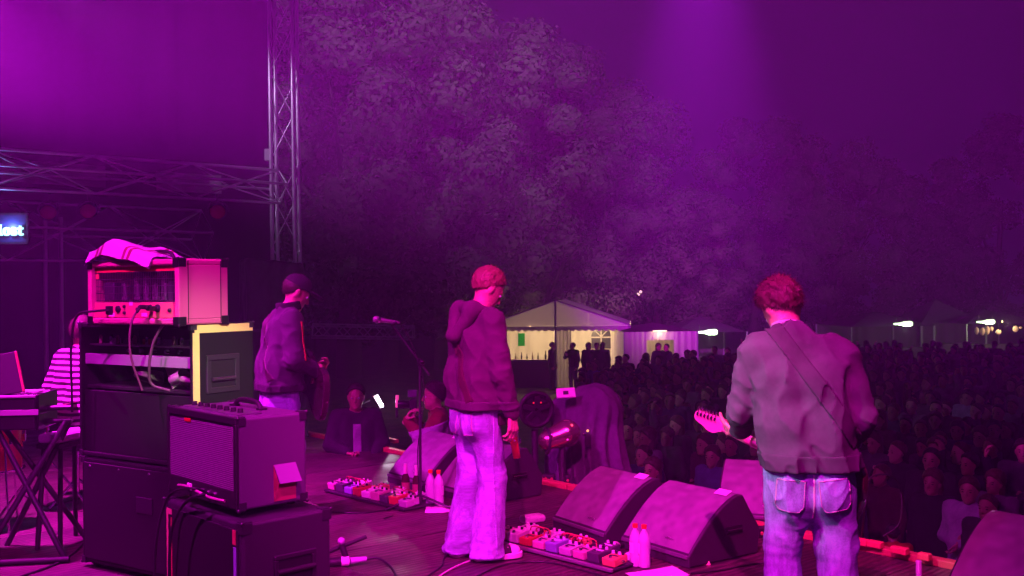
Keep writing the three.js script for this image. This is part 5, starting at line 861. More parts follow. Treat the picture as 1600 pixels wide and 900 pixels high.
// bottles
const PET = mat(0.8, 0.8, 0.85, 0.22, { transmission: 0.45 });
function waterBottle(label, pos, h = 0.245) {
  const o = thing('water_bottle', label, 'bottle', pos, rr(0, 3), 'water bottles on the stage'); o.scale.setScalar(h / 0.245);
  part(o, 'bottle_body', lathe([[0, 0.002], [0.03, 0], [0.034, 0.006], [0.034, 0.06], [0.0325, 0.066], [0.034, 0.072], [0.034, 0.15], [0.032, 0.17], [0.02, 0.2], [0.013, 0.21], [0.013, 0.222], [0, 0.223]], 24), PET);
  part(o, 'bottle_label', new THREE.CylinderGeometry(0.0346, 0.0346, 0.06, 24, 1, true, 0, 4.2).translate(0, 0.11, 0), mat(0.7, 0.68, 0.74, 0.5));
  part(o, 'orange_cap', new THREE.CylinderGeometry(0.0155, 0.0155, 0.022, 18).translate(0, 0.233, 0), M.orange);
}
waterBottle('left orange-capped water bottle in front of the near right wedge', onPlane(993, 884)); waterBottle('right orange-capped water bottle in front of the near right wedge', onPlane(1007, 886));
waterBottle('left orange-capped water bottle beside the microphone stand', onPlane(673, 790), 0.27); waterBottle('right orange-capped water bottle beside the microphone stand', onPlane(686, 791), 0.27);
for (const [px, py, label] of [[634, 775, 'left dark bottle with pale neck behind the pedals'], [651, 778, 'right dark bottle with pale neck behind the pedals']]) {
  const o = thing('beer_bottle', label, 'bottle', onPlane(px, py), 0, 'dark bottles behind the pedals');
  part(o, 'bottle_body', lathe([[0, 0.002], [0.03, 0], [0.032, 0.008], [0.032, 0.13], [0.026, 0.155], [0.014, 0.18], [0.013, 0.25], [0.0, 0.25]], 22), mat(0.05, 0.02, 0.015, 0.15)); part(o, 'neck_foil', lathe([[0.0165, 0.17], [0.0145, 0.185], [0.0145, 0.253], [0.0, 0.254]], 20), mat(0.7, 0.6, 0.6, 0.35));
  part(o, 'bottle_label', new THREE.CylinderGeometry(0.0326, 0.0326, 0.07, 22, 1, true).translate(0, 0.075, 0), mat(0.35, 0.1, 0.12, 0.6));
}
// set lists and scraps
const lines = (() => { const c = document.createElement('canvas'); c.width = 256; c.height = 384; const x = c.getContext('2d'); x.fillStyle = '#f2efe8'; x.fillRect(0, 0, 256, 384); x.fillStyle = '#99929a'; for (let i = 0; i < 16; i++) x.fillRect(30, 30 + i * 21, 90 + ((i * 53) % 90), 7); const t = new THREE.CanvasTexture(c); t.colorSpace = THREE.SRGBColorSpace; return t; })();
const PAPERP = mat(0.82, 0.82, 0.8, 0.8, { map: lines, side: THREE.DoubleSide });
function paper(label, pos, turn, w, h, s = 1) { const g = new THREE.PlaneGeometry(w, h, 10, 10).rotateX(-Math.PI / 2), p = g.attributes.position; for (let i = 0; i < p.count; i++) p.setY(i, 0.004 + s * 0.012 * Math.max(0, noise.noise(p.getX(i) * 8, p.getZ(i) * 8, label.length)) + s * 0.012 * (p.getX(i) / w + 0.5) ** 3); g.computeVertexNormals(); return solo('set_list', g, PAPERP, label, 'paper', 'papers on the stage floor', pos, turn); }
paper('white set list lying by the bottles at the microphone stand', onPlane(697, 797), TURN + 0.9, 0.3, 0.21); paper('white set list at the bottom edge near the water bottles', onPlane(1027, 900), TURN + 1.2, 0.3, 0.21);
for (const [px, py, label] of [[567, 781, 'a'], [1103, 882, 'b'], [1053, 890, 'c'], [962, 886, 'd']]) { const t = solo('tape_mark', rbox(0.05, 0.004, 0.022, 0.001, 0, 0.006, 0), mat(0.7, 0.55, 0.25, 0.7), { a: 'yellow tape mark on the floor by the far pedals', b: 'yellow tape mark standing at the foot of the right wedge', c: 'yellow tape mark beside the near water bottles', d: 'yellow tape mark at the end of the near pedal board' }[label], 'tape', 'tape marks on the stage floor', onPlane(px, py), rr(0, 3)); if (label === 'b') t.rotation.set(1.3, 0.4, 0.2); }
{ const o = thing('microphone', 'microphone lying by the right wedge with its round head showing', 'microphone', onPlane(963, 860).add(V(0, 0.028, 0)), 0); part(o, 'grille_ball', new THREE.SphereGeometry(0.026, 16, 12), mat(0.5, 0.42, 0.45, 0.5, { metalness: 0.4 })); part(o, 'handle', rod([0.015, -0.002, -0.015], [0.13, -0.012, -0.11], 0.018, 0.012, 12), M.black); }
{ const p = onPlane(832, 830); const g = new RoundedBoxGeometry(0.16, 0.05, 0.1, 3, 0.02); solo('folded_cloth', g.translate(0, 0.085, 0), cloth(0.75, 0.72, 0.74), 'small folded white cloth on the far end of the near pedal board', 'cloth', '', p, 0.5); }
{ const o = thing('power_adaptor', 'pair of small black adaptors with red lights by the near left wedge', 'adaptor', onPlane(862, 838), -0.5); for (const x of [-0.03, 0.05]) { const b = part(o, 'adaptor_box', rbox(0.055, 0.055, 0.05, 0.008, x, 0.03, 0), M.black); part(b, 'red_button', new THREE.CylinderGeometry(0.013, 0.013, 0.006, 12).rotateX(Math.PI / 2).translate(x, 0.03, 0.027), mat(0.6, 0.03, 0.02, 0.3)); } }
{ // microphone on its boom stand
  const base = onPlane(657, 792), D = -base.z, o = thing('microphone_stand', 'thin black boom microphone stand in the middle of the stage', 'microphone stand', base), L = (px, py, z = D) => atDepth(px, py, z).sub(base);
  const top = L(656, 566), tip = L(612, 507);
  part(o, 'pole', rod([0, 0.02, 0], top, 0.011, 0.009), M.darkMetal); part(o, 'clutch', merge([rod(top.clone().add(V(0, -0.03, 0)), top.clone().add(V(0, 0.03, 0)), 0.02), new THREE.SphereGeometry(0.02, 10, 8).translate(top.x + 0.02, top.y, top.z + 0.02)]), M.blackShine);
  part(o, 'boom', rod(top.clone().lerp(tip, -0.35), tip, 0.008), M.darkMetal);
  for (const a of [0.5, 2.6, 4.7]) part(o, 'leg', rod([0, 0.09, 0], [Math.cos(a) * 0.28, 0.012, Math.sin(a) * 0.28], 0.009), M.darkMetal);
  part(o, 'clip', rod(tip, L(620, 503), 0.016), M.black);
  const m = thing('microphone', 'vocal microphone with round grille on the boom stand', 'microphone', base), ball = L(588, 499), tail = L(624, 504);
  part(m, 'grille_ball', new THREE.SphereGeometry(0.027, 18, 14).translate(ball.x, ball.y, ball.z), mat(0.55, 0.5, 0.52, 0.4, { metalness: 0.6, bumpMap: clothBump, bumpScale: 0.001 })); part(m, 'handle', rod(ball.clone().lerp(tail, 0.12), tail, 0.019, 0.011, 14), mat(0.3, 0.26, 0.26, 0.35, { metalness: 0.5 })); part(m, 'collar', rod(ball.clone().lerp(tail, 0.1), ball.clone().lerp(tail, 0.2), 0.024, 0.022, 14), M.chrome);
  cableOf('black microphone cable hanging down the boom stand', [tail.clone().add(base), L(640, 530).add(base), L(662, 600).add(base), L(653, 700).add(base), onPlane(650, 790).add(V(0, 0.01, 0)), onPlane(600, 812).add(V(0, 0.008, 0))], 0.004);
}
{ // coupled plugs and adaptor by the low cabinet
  const c = onPlane(538, 885), o = thing('cable_connector', 'dark cable connector with a white label and violet tip on the floor', 'connector', c, 0.25);
  part(o, 'barrel', rod([-0.11, 0.03, 0], [0.03, 0.03, 0], 0.026, 0.026, 16), M.black); part(o, 'white_label', new THREE.CylinderGeometry(0.0272, 0.0272, 0.045, 20, 1, true).rotateZ(Math.PI / 2).translate(0.005, 0.03, 0), M.paper);
  part(o, 'violet_tip', rod([0.035, 0.03, 0], [0.13, 0.032, -0.01], 0.02, 0.013, 14), mat(0.5, 0.3, 0.6, 0.25)); part(o, 'upright_plug', rod([0.01, 0.05, -0.01], [-0.012, 0.12, -0.02], 0.018, 0.02, 14), M.black); part(o, 'plug_cap', new THREE.SphereGeometry(0.022, 14, 10).translate(-0.014, 0.145, -0.02), mat(0.45, 0.25, 0.5, 0.35));
  const W = (x, y, z) => o.localToWorld(V(x, y, z)); o.updateMatrixWorld(true);
  cableOf('cable arching right from the floor connector', [W(0.13, 0.032, -0.01), W(0.19, 0.035, 0.0), W(0.24, 0.02, 0.08), W(0.26, 0.01, 0.2), W(0.25, 0.008, 0.5)], 0.008);
  cableOf('straight black bar lying behind the floor connector', [W(-0.14, 0.06, -0.06), W(0.0, 0.1, -0.08), W(0.14, 0.14, -0.1)], 0.012, M.rubber, 'cable_bar');
  cableOf('black loop of cable left of the floor connector', [W(-0.16, 0.15, -0.08), W(-0.13, 0.12, -0.05), W(-0.12, 0.05, -0.02), W(-0.13, 0.008, 0.1)], 0.008);
}
for (const [label, pts] of [
  ['black guitar cable trailing from behind person in hoodie', [[770, 700, 0.5], [742, 760, 0.3], [712, 830, 0.12], [694, 872, 0.006], [690, 884, 0.006], [660, 905, 0.006]]],
  ['pale taped cable running under the shoe of person in hoodie', [[735, 876, 0.008], [715, 884, 0.006], [690, 898, 0.006], [670, 915, 0.006]]],
  ['black cable curving across the floor right of the shoe', [[735, 905, 0.006], [790, 882, 0.006], [850, 878, 0.006], [905, 890, 0.006], [960, 905, 0.006]]],
  ['thin cable on the floor left of the far pedals', [[440, 820, 0.006], [505, 800, 0.006], [560, 802, 0.006], [610, 796, 0.006]]],
  ['black cable at the foot of the right wedge', [[1080, 896, 0.006], [1130, 890, 0.006], [1190, 880, 0.006], [1230, 890, 0.006]]],
  ['looped cable hanging over the stage edge at right', [[1345, 850, 0.02], [1352, 790, 0.3], [1362, 745, 0.42], [1388, 742, 0.42], [1408, 770, 0.25], [1404, 820, 0.08], [1380, 838, 0.01]]],
]) cableOf(label, pts.map(([x, y, h]) => onPlane(x, y, h)), label.startsWith('pale') ? 0.006 : 0.0055, label.startsWith('pale') ? mat(0.5, 0.4, 0.42, 0.6) : M.cable);
// odds along the stage lip, the red light on them put into their colour
for (const [px, py, w, label] of [[1345, 862, 0.1, 'short batten end with painted red light on the stage lip beside the jeans'], [1368, 866, 0.09, 'small block with painted red light on the stage lip, first from the jeans'], [1406, 876, 0.1, 'small block with painted red light on the stage lip, second from the jeans'], [1445, 886, 0.07, 'small block with painted red light on the stage lip next to the dark wedge'], [825, 747, 0.16, 'strip with painted red light on the stage lip beneath the draped equipment'], [612, 697, 0.2, 'strip with painted red light on the far stage lip near the photographer'], [530, 680, 0.16, 'pale strip on the far stage lip left of the photographer'], [577, 682, 0.2, 'pale strip on the far stage lip under the gooseneck lamp']])
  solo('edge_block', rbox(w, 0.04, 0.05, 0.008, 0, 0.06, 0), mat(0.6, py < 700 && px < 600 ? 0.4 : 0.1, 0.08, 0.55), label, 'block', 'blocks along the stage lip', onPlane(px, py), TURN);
solo('upright_tube', lathe([[0, 0], [0.016, 0], [0.016, 0.12], [0.013, 0.125], [0, 0.125]], 16), mat(0.6, 0.5, 0.6, 0.35), 'short pale upright tube at the stage lip near the dark wedge', 'tube', '', onPlane(1436, 912));
// clutter of small boxes on the stage edge behind the wedges
for (const [px, py, w, h, d, label] of [[858, 752, 0.1, 0.06, 0.08, 'small dark stage box under the draped equipment, left'], [884, 757, 0.07, 0.08, 0.07, 'small dark stage box under the draped equipment, right'], [1190, 838, 0.09, 0.06, 0.08, 'small dark stage box behind the right wedge']]) { const o = thing('stage_box', label, 'box', onPlane(px, py), rr(-0.5, 0.5)); part(o, 'box_shell', rbox(w, h, d, 0.006, 0, h / 2, 0), M.black); for (const x of [-0.25, 0.25]) part(o, 'socket', new THREE.CylinderGeometry(0.01, 0.012, 0.01, 12).rotateX(Math.PI / 2).translate(x * w, h * 0.5, d / 2 + 0.003), mat(0.5, 0.08, 0.08, 0.4)); }

// ------------------------------------------------------------------ keyboards, drum and bench at the far left
{
  for (const [py, h, ext, label] of [[618, 0.105, 0.0, 'upper keyboard at the left edge with its pale back edge lit'], [643, 0.1, 0.02, 'lower keyboard at the left edge with its pale back edge lit']]) {
    const p = atDepth(55, py, 6.1), o = thing('keyboard', label, 'keyboard', p, 0.12, 'keyboards on the stand at the left edge');
    part(o, 'keyboard_case', rbox(1.2, h, 0.34, 0.012, -0.6, -h / 2 - 0.012, -0.17), M.black); part(o, 'back_rail', rbox(1.2, py < 630 ? 0.016 : 0.035, 0.02, 0.004, -0.6 + ext, -0.004, 0.002), mat(0.55, 0.5, 0.55, 0.35));
    for (let i = 0; i < 14; i++) part(o, 'white_key', rbox(0.021, 0.016, 0.14, 0.003, -0.06 - i * 0.0235, 0.002, -0.25), M.white);
    part(o, 'end_cheek', rbox(0.02, h + 0.02, 0.35, 0.006, 0.012, -h / 2 - 0.004, -0.17), M.blackShine);
  }
  const b = onPlane(98, 872), o = thing('keyboard_stand', 'black folding keyboard stand with crossed legs at left', 'stand', b, 0.15);
  for (const [x0, y0, z0, x1, y1, z1] of [[-0.45, 0, 0.1, 0.0, 0.82, -0.1], [0.05, 0, 0.1, -0.42, 0.82, -0.1], [-0.45, 0, -0.4, 0.0, 0.82, -0.2], [0.05, 0, -0.4, -0.42, 0.82, -0.2]]) part(o, 'leg', rod([x0, y0, z0], [x1, y1, z1], 0.018), M.darkMetal);
  for (const y of [0.82, 0.9]) part(o, 'cross_bar', rod([-0.5, y, -0.15], [0.02, y, -0.15], 0.016), M.darkMetal);
  part(o, 'foot_bar', rod([-0.46, 0.02, 0.12], [0.07, 0.02, 0.12], 0.018), M.rubber);
  const bp = atDepth(105, 680, 6.5), bo = thing('bench', 'narrow bench with pale ribbed top beside the rack case', 'bench', V(bp.x, 0, bp.z), -0.25), hh = bp.y;
  part(bo, 'seat_pad', rbox(0.16, 0.06, 0.36, 0.02, 0, hh, 0), mat(0.5, 0.48, 0.56, 0.7, { bumpMap: clothBump, bumpScale: 0.003 })); part(bo, 'seat_base', rbox(0.17, 0.03, 0.37, 0.005, 0, hh - 0.046, 0), M.black);
  for (const x of [-0.06, 0.06]) for (const z of [-0.14, 0.14]) part(bo, 'leg', rod([x, hh - 0.05, z], [x * 1.4, 0, z * 1.3], 0.016), M.black);
  const dp = atDepth(-14, 700, 6.9), dr = thing('drum', 'red drum with chrome hoop and lugs cut by the left edge', 'drum', V(dp.x, 0.42, dp.z));
  part(dr, 'drum_shell', new THREE.CylinderGeometry(0.2, 0.2, 0.28, 36, 1, true).translate(0, 0.14, 0), mat(0.5, 0.03, 0.04, 0.25, { clearcoat: 0.7, side: THREE.DoubleSide })); part(dr, 'drum_head', new THREE.CylinderGeometry(0.2, 0.2, 0.004, 36).translate(0, 0.285, 0), mat(0.7, 0.68, 0.66, 0.6));
  for (const y of [0.29, -0.005]) part(dr, 'hoop', new THREE.TorusGeometry(0.207, 0.009, 8, 44).rotateX(Math.PI / 2).translate(0, y, 0), M.chrome);
  for (let i = 0; i < 8; i++) { const a = i * 0.785 + 0.5; part(dr, 'lug', merge([rbox(0.02, 0.05, 0.02, 0.006, Math.cos(a) * 0.21, 0.2, Math.sin(a) * 0.21), rod([Math.cos(a) * 0.214, 0.2, Math.sin(a) * 0.214], [Math.cos(a) * 0.214, 0.3, Math.sin(a) * 0.214], 0.004)]), M.chrome); }
  for (let i = 0; i < 3; i++) { const a = i * 2.094 + 0.7; part(dr, 'leg', rod([Math.cos(a) * 0.215, 0.15, Math.sin(a) * 0.215], [Math.cos(a) * 0.27, -0.42, Math.sin(a) * 0.27], 0.007), M.chrome); }
  const sp = onPlane(118, 795), ss = thing('cymbal_stand', 'shiny metal cymbal stand legs beside the keyboard stand', 'stand', onPlane(72, 800));
  void sp; part(ss, 'pole', rod([0, 0.05, 0], [0.02, 0.75, 0], 0.011), M.chrome); for (const a of [0.1, 2.2, 4.3]) part(ss, 'leg', rod([0, 0.42, 0], [Math.cos(a) * 0.36, 0.01, Math.sin(a) * 0.36], 0.009), M.chrome);
  part(ss, 'cymbal', lathe([[0.0, 0.03], [0.03, 0.025], [0.05, 0.01], [0.2, 0.0], [0.2, -0.002], [0.05, 0.006], [0, 0.02]], 30).rotateZ(0.25).translate(0.02, 0.76, 0), mat(0.6, 0.45, 0.2, 0.3, { metalness: 0.9 }));
  for (const [label, pts] of [['black cable across the floor under the keyboard stand', [[20, 905, 0.006], [90, 880, 0.006], [130, 850, 0.006], [150, 820, 0.006]]], ['second black cable under the keyboard stand', [[30, 770, 0.006], [80, 790, 0.006], [135, 775, 0.006]]]]) cableOf(label, pts.map(([x, y, h]) => onPlane(x, y, h)), 0.008);
  // dark tilted stand on the keyboards, red light on its edge painted in
  const lp = atDepth(34, 580, 6.2), lid = thing('music_stand', 'small dark tilted stand with a painted red-lit edge above the keyboards', 'music stand', lp, 0.2); part(lid, 'desk', rbox(0.3, 0.26, 0.01, 0.004, -0.16, 0, 0), M.black, null, [-0.25, 0, 0.16]); part(lid, 'edge_strip', rbox(0.014, 0.26, 0.02, 0.004, -0.01, 0, 0.004), mat(0.5, 0.12, 0.1, 0.35), null, [-0.25, 0, 0.24]); part(lid, 'post', rod([-0.16, -0.12, 0], [-0.16, -0.26, 0], 0.01), M.darkMetal);
}
// ------------------------------------------------------------------ other people
function stripes(a, b, per) { return texture(8, 256, (u, v) => ((v * 8) % 1) < 0.45 ? a : b, true, [1, 1 / per / 8]); }
{ // seated person in a striped shirt behind the case
  const p0 = atDepth(120, 690, 7.7), pos = V(p0.x, 0, p0.z), turn = Math.atan2(0.5, -0.85);
  const o = thing('person', 'person in striped shirt half hidden behind the tall black case', 'person', pos, turn);
  const p = { ...POSE, pelvis: [0, 0.58, -0.05], chest: [0, 0.97, 0], neck: [0, 1.16, 0.03], head: [0, 1.3, 0.07], headRot: [0.25, 0.3, 0], shL: [0.185, 1.1, 0.02], shR: [-0.185, 1.1, 0.02], elL: [0.26, 0.83, -0.05], wrL: [0.2, 0.73, 0.2], elR: [-0.24, 0.84, 0.05], wrR: [-0.16, 0.76, 0.28], knL: [0.2, 0.52, 0.4], knR: [-0.2, 0.52, 0.4], anL: [0.22, 0.09, 0.42], anR: [-0.22, 0.09, 0.42], toeL: [0.24, 0.03, 0.58], toeR: [-0.24, 0.03, 0.58] };
  const { hm } = skinBody(o, p, moveBones(hand(1, 0.9), place(p.wrL, [-1.2, -0.5, 0])), moveBones(hand(-1, 0.9), place(p.wrR, [-1.2, 0.5, 0])), 0.008, 0.02);
  addHair(o, hm, { thick: 0.008, rough: 0.004, nape: -0.06 }, hairMat(0.06, 0.035, 0.025));
  const T = makeTop(o, p, 'striped_shirt', mat(0.8, 0.8, 0.8, 0.9, { map: stripes([0.92, 0.86, 0.9], [0.1, 0.05, 0.08], 0.045) }), { r: 0.12, arm: 0.068, cuff: 0.048, hem: 0.52, fold: 0.012, seed: 31, slack: 0.02, cell: 0.013 }); void T;
  const lf = field([bone([0.09, 0.56, -0.03], p.knL, 0.1, 0.085), bone(p.knL, [0.22, 0.05, 0.41], 0.08, 0.075), bone([-0.09, 0.56, -0.03], p.knR, 0.1, 0.085), bone(p.knR, [-0.22, 0.05, 0.41], 0.08, 0.075), bone([0.07, 0.58, -0.06], [-0.07, 0.58, -0.06], 0.12, 0.12)], 0.03);
  part(o, 'trousers', isoMesh((x, y, z) => Math.max(lf(x, y, z), 0.04 - y), [-0.4, 0, -0.25], [0.4, 0.75, 0.6], 0.016), cloth(0.03, 0.03, 0.04));
  makeShoe(o, p.anL, p.toeL, M.black, M.rubber); makeShoe(o, p.anR, p.toeR, M.black, M.rubber);
  const s = thing('drum_stool', 'round black stool under the person in striped shirt', 'stool', pos); part(s, 'seat', rbox(0.34, 0.07, 0.34, 0.03, 0, 0.46, 0.0), M.black); part(s, 'post', rod([0, 0.1, 0], [0, 0.43, 0], 0.02), M.chrome); for (let i = 0; i < 3; i++) part(s, 'leg', rod([0, 0.2, 0], [Math.cos(i * 2.1) * 0.24, 0.01, Math.sin(i * 2.1) * 0.24], 0.012), M.chrome);
}
function pitStep(label, x, z, top) { const o = thing('pit_step', label, 'step', [x, GROUND, z], TURN); part(o, 'step_top', rbox(0.9, 0.05, 0.7, 0.01, 0, top - GROUND - 0.026, 0), M.black); for (const a of [-0.38, 0.38]) for (const b of [-0.28, 0.28]) part(o, 'leg', rod([a, 0, b], [a, top - GROUND - 0.05, b], 0.03), M.darkMetal); }
{ // photographer with raised camera
  const c = atDepth(686, 660, 9.6), FL = -1.02, pos = V(c.x, FL, c.z), turn = Math.atan2(-0.97, 0.05);
  const o = thing('person', 'photographer in red and grey jacket below stage, camera raised to his face', 'person', pos, turn);
  const p = { ...POSE, neck: [0, 1.47, 0.02], head: [0, 1.62, 0.05], headRot: [0.05, 0.1, 0.05], elL: [0.22, 1.18, 0.13], wrL: [0.07, 1.42, 0.3], elR: [-0.24, 1.2, 0.12], wrR: [-0.09, 1.4, 0.27] };
  const { hm } = skinBody(o, p, moveBones(hand(1, 0.5, 0.12, 0.6), place(p.wrL, [2.5, -0.4, 0.2])), moveBones(hand(-1, 0.6, 0.1, 0.7), place(p.wrR, [2.6, 0.3, -0.2])), 0.007, 0.02);
  addHair(o, hm, { thick: 0.012, rough: 0.006, nape: -0.08 }, hairMat(0.035, 0.02, 0.018));
  const RED = cloth(0.2, 0.025, 0.03), T = makeTop(o, p, 'jacket', RED, { r: 0.13, arm: 0.078, cuff: 0.05, hem: 0.8, fold: 0.018, seed: 41, cell: 0.012, slack: 0.03 });
  const GREY = cloth(0.42, 0.42, 0.48);
  for (const s of [-1, 1]) patch(T.mesh, 'grey_sleeve_panel', T.f, (x, y, z) => Math.max(Math.abs(y - 1.3 + (z - 0.05) * 0.3) - 0.075, 0.12 - x * s), T.lo, T.hi, GREY, 0.006, 0.011);
  patch(T.mesh, 'grey_chest_panel', T.f, (x, y, z) => Math.max(Math.abs(y - 1.12) - 0.09, -z), T.lo, T.hi, GREY, 0.006, 0.011);
  makeTrousers(o, p, cloth(0.03, 0.03, 0.04), { cell: 0.02 }); makeShoe(o, p.anL, p.toeL, M.black, M.rubber); makeShoe(o, p.anR, p.toeR, M.black, M.rubber);
  pitStep('black step in the pit under the photographer in red', c.x, c.z, FL - 0.005);
  const k = thing('photo_camera', 'black camera held up by the photographer in red and grey', 'camera', pos, turn), y = 1.55, z = 0.24;
  part(k, 'camera_body', rbox(0.14, 0.1, 0.07, 0.012, 0, y, z), M.black); const ln = part(k, 'lens', lathe([[0.0, 0], [0.036, 0], [0.038, 0.05], [0.042, 0.06], [0.042, 0.12], [0.036, 0.12], [0.034, 0.1], [0, 0.095]], 20).rotateX(Math.PI / 2).translate(0, y - 0.005, z + 0.03), M.blackShine); part(ln, 'lens_glass', new THREE.SphereGeometry(0.034, 16, 10).scale(1, 1, 0.3).translate(0, y - 0.005, z + 0.135), mat(0.6, 0.75, 0.8, 0.05)); part(k, 'flash_head', rbox(0.07, 0.07, 0.09, 0.01, 0, y + 0.1, z + 0.01), mat(0.1, 0.1, 0.13, 0.4));
}
{ // second person in the pit, in the dark
  const c = atDepth(556, 650, 10.2), pos = V(c.x, -1.08, c.z), turn = Math.atan2(0.25, 0.95);
  const o = thing('person', 'person in dark clothes with dim red-lit face standing below the far stage lip', 'person', pos, turn);
  const p = { ...POSE, elL: [0.26, 1.15, 0.05], wrL: [0.15, 1.05, 0.26], elR: [-0.26, 1.15, 0.05], wrR: [-0.1, 1.1, 0.28], headRot: [0.05, -0.2, 0], skin: SKIN2 };
  const { hm } = skinBody(o, p, moveBones(hand(1, 0.7), place(p.wrL, [-1.2, -0.5, 0])), moveBones(hand(-1, 0.7), place(p.wrR, [-1.2, 0.5, 0])), 0.008, 0.02);
  addHair(o, hm, { thick: 0.008, rough: 0.005, nape: -0.06 }, hairMat(0.03, 0.02, 0.015));
  const T = makeTop(o, p, 'jacket', cloth(0.025, 0.02, 0.03), { r: 0.13, arm: 0.075, cuff: 0.05, hem: 0.8, seed: 47, cell: 0.014 });
  patch(T.mesh, 'shirt_front', T.f, (x, y, z) => Math.max(Math.abs(x) - 0.045, -z, y - 1.36, 0.9 - y), T.lo, T.hi, cloth(0.4, 0.38, 0.45), 0.006, 0.012);
  makeTrousers(o, p, cloth(0.03, 0.03, 0.04), { cell: 0.02 }); makeShoe(o, p.anL, p.toeL, M.black, M.rubber); makeShoe(o, p.anR, p.toeR, M.black, M.rubber);
  pitStep('black step in the pit under the person in dark clothes', c.x, c.z, -1.085);
}
{ // gooseneck lamp on the far lip, small lit wand
  const base = onPlane(545, 690), z = -base.z, o = thing('gooseneck_lamp', 'bright gooseneck lamp bending to the right on the far stage lip', 'lamp', base), L = (px, py) => atDepth(px, py, z).sub(base);
  part(o, 'neck', tube([[0, 0, 0], L(535, 655), L(552, 638), L(578, 625)], 0.011, 30, 8), M.darkMetal); part(o, 'base', lathe([[0, 0], [0.07, 0], [0.065, 0.02], [0.02, 0.03], [0, 0.03]], 18), M.black);
  const e = mat(0.9, 0.9, 0.9, 0.4); e.emissive.setRGB(1, 0.82, 1); e.emissiveIntensity = 3.5;
  const a = L(587, 618), b = L(597, 636), ax = b.clone().sub(a); part(o, 'lamp_tube', rod(a, b, 0.026, 0.022, 12), e); part(o, 'lamp_hood', rod(a.clone().add(V(-0.035, 0.012, -0.01)), b.clone().add(V(-0.03, 0.01, -0.01)), 0.02, 0.018, 10), M.black); part(o, 'switch', new THREE.SphereGeometry(0.012, 10, 8).translate(...L(583, 619).toArray()), mat(0.6, 0.45, 0.2, 0.3)); void ax;
  const l = new THREE.PointLight(new THREE.Color().setRGB(1, 0.75, 1), 0.75, 0, 2); l.position.copy(a.lerp(b, 0.5)).add(V(0.06, 0, 0.05)); l.castShadow = true; l.name = 'gooseneck_light'; o.add(l);
  const w = atDepth(620, 627, 9.9), wo = thing('light_wand', 'small pink glowing wand left of the raised camera', 'lamp', w); const e2 = mat(0.8, 0.2, 0.4, 0.4); e2.emissive.setRGB(0.8, 0.06, 0.3); e2.emissiveIntensity = 0.7; part(wo, 'glowing_wand', rod([0.005, 0.06, 0], [0, -0.06, 0], 0.017, 0.013, 12), e2); part(wo, 'handle', rod([0, -0.06, 0], [-0.002, -0.16, 0], 0.014), M.black);
}
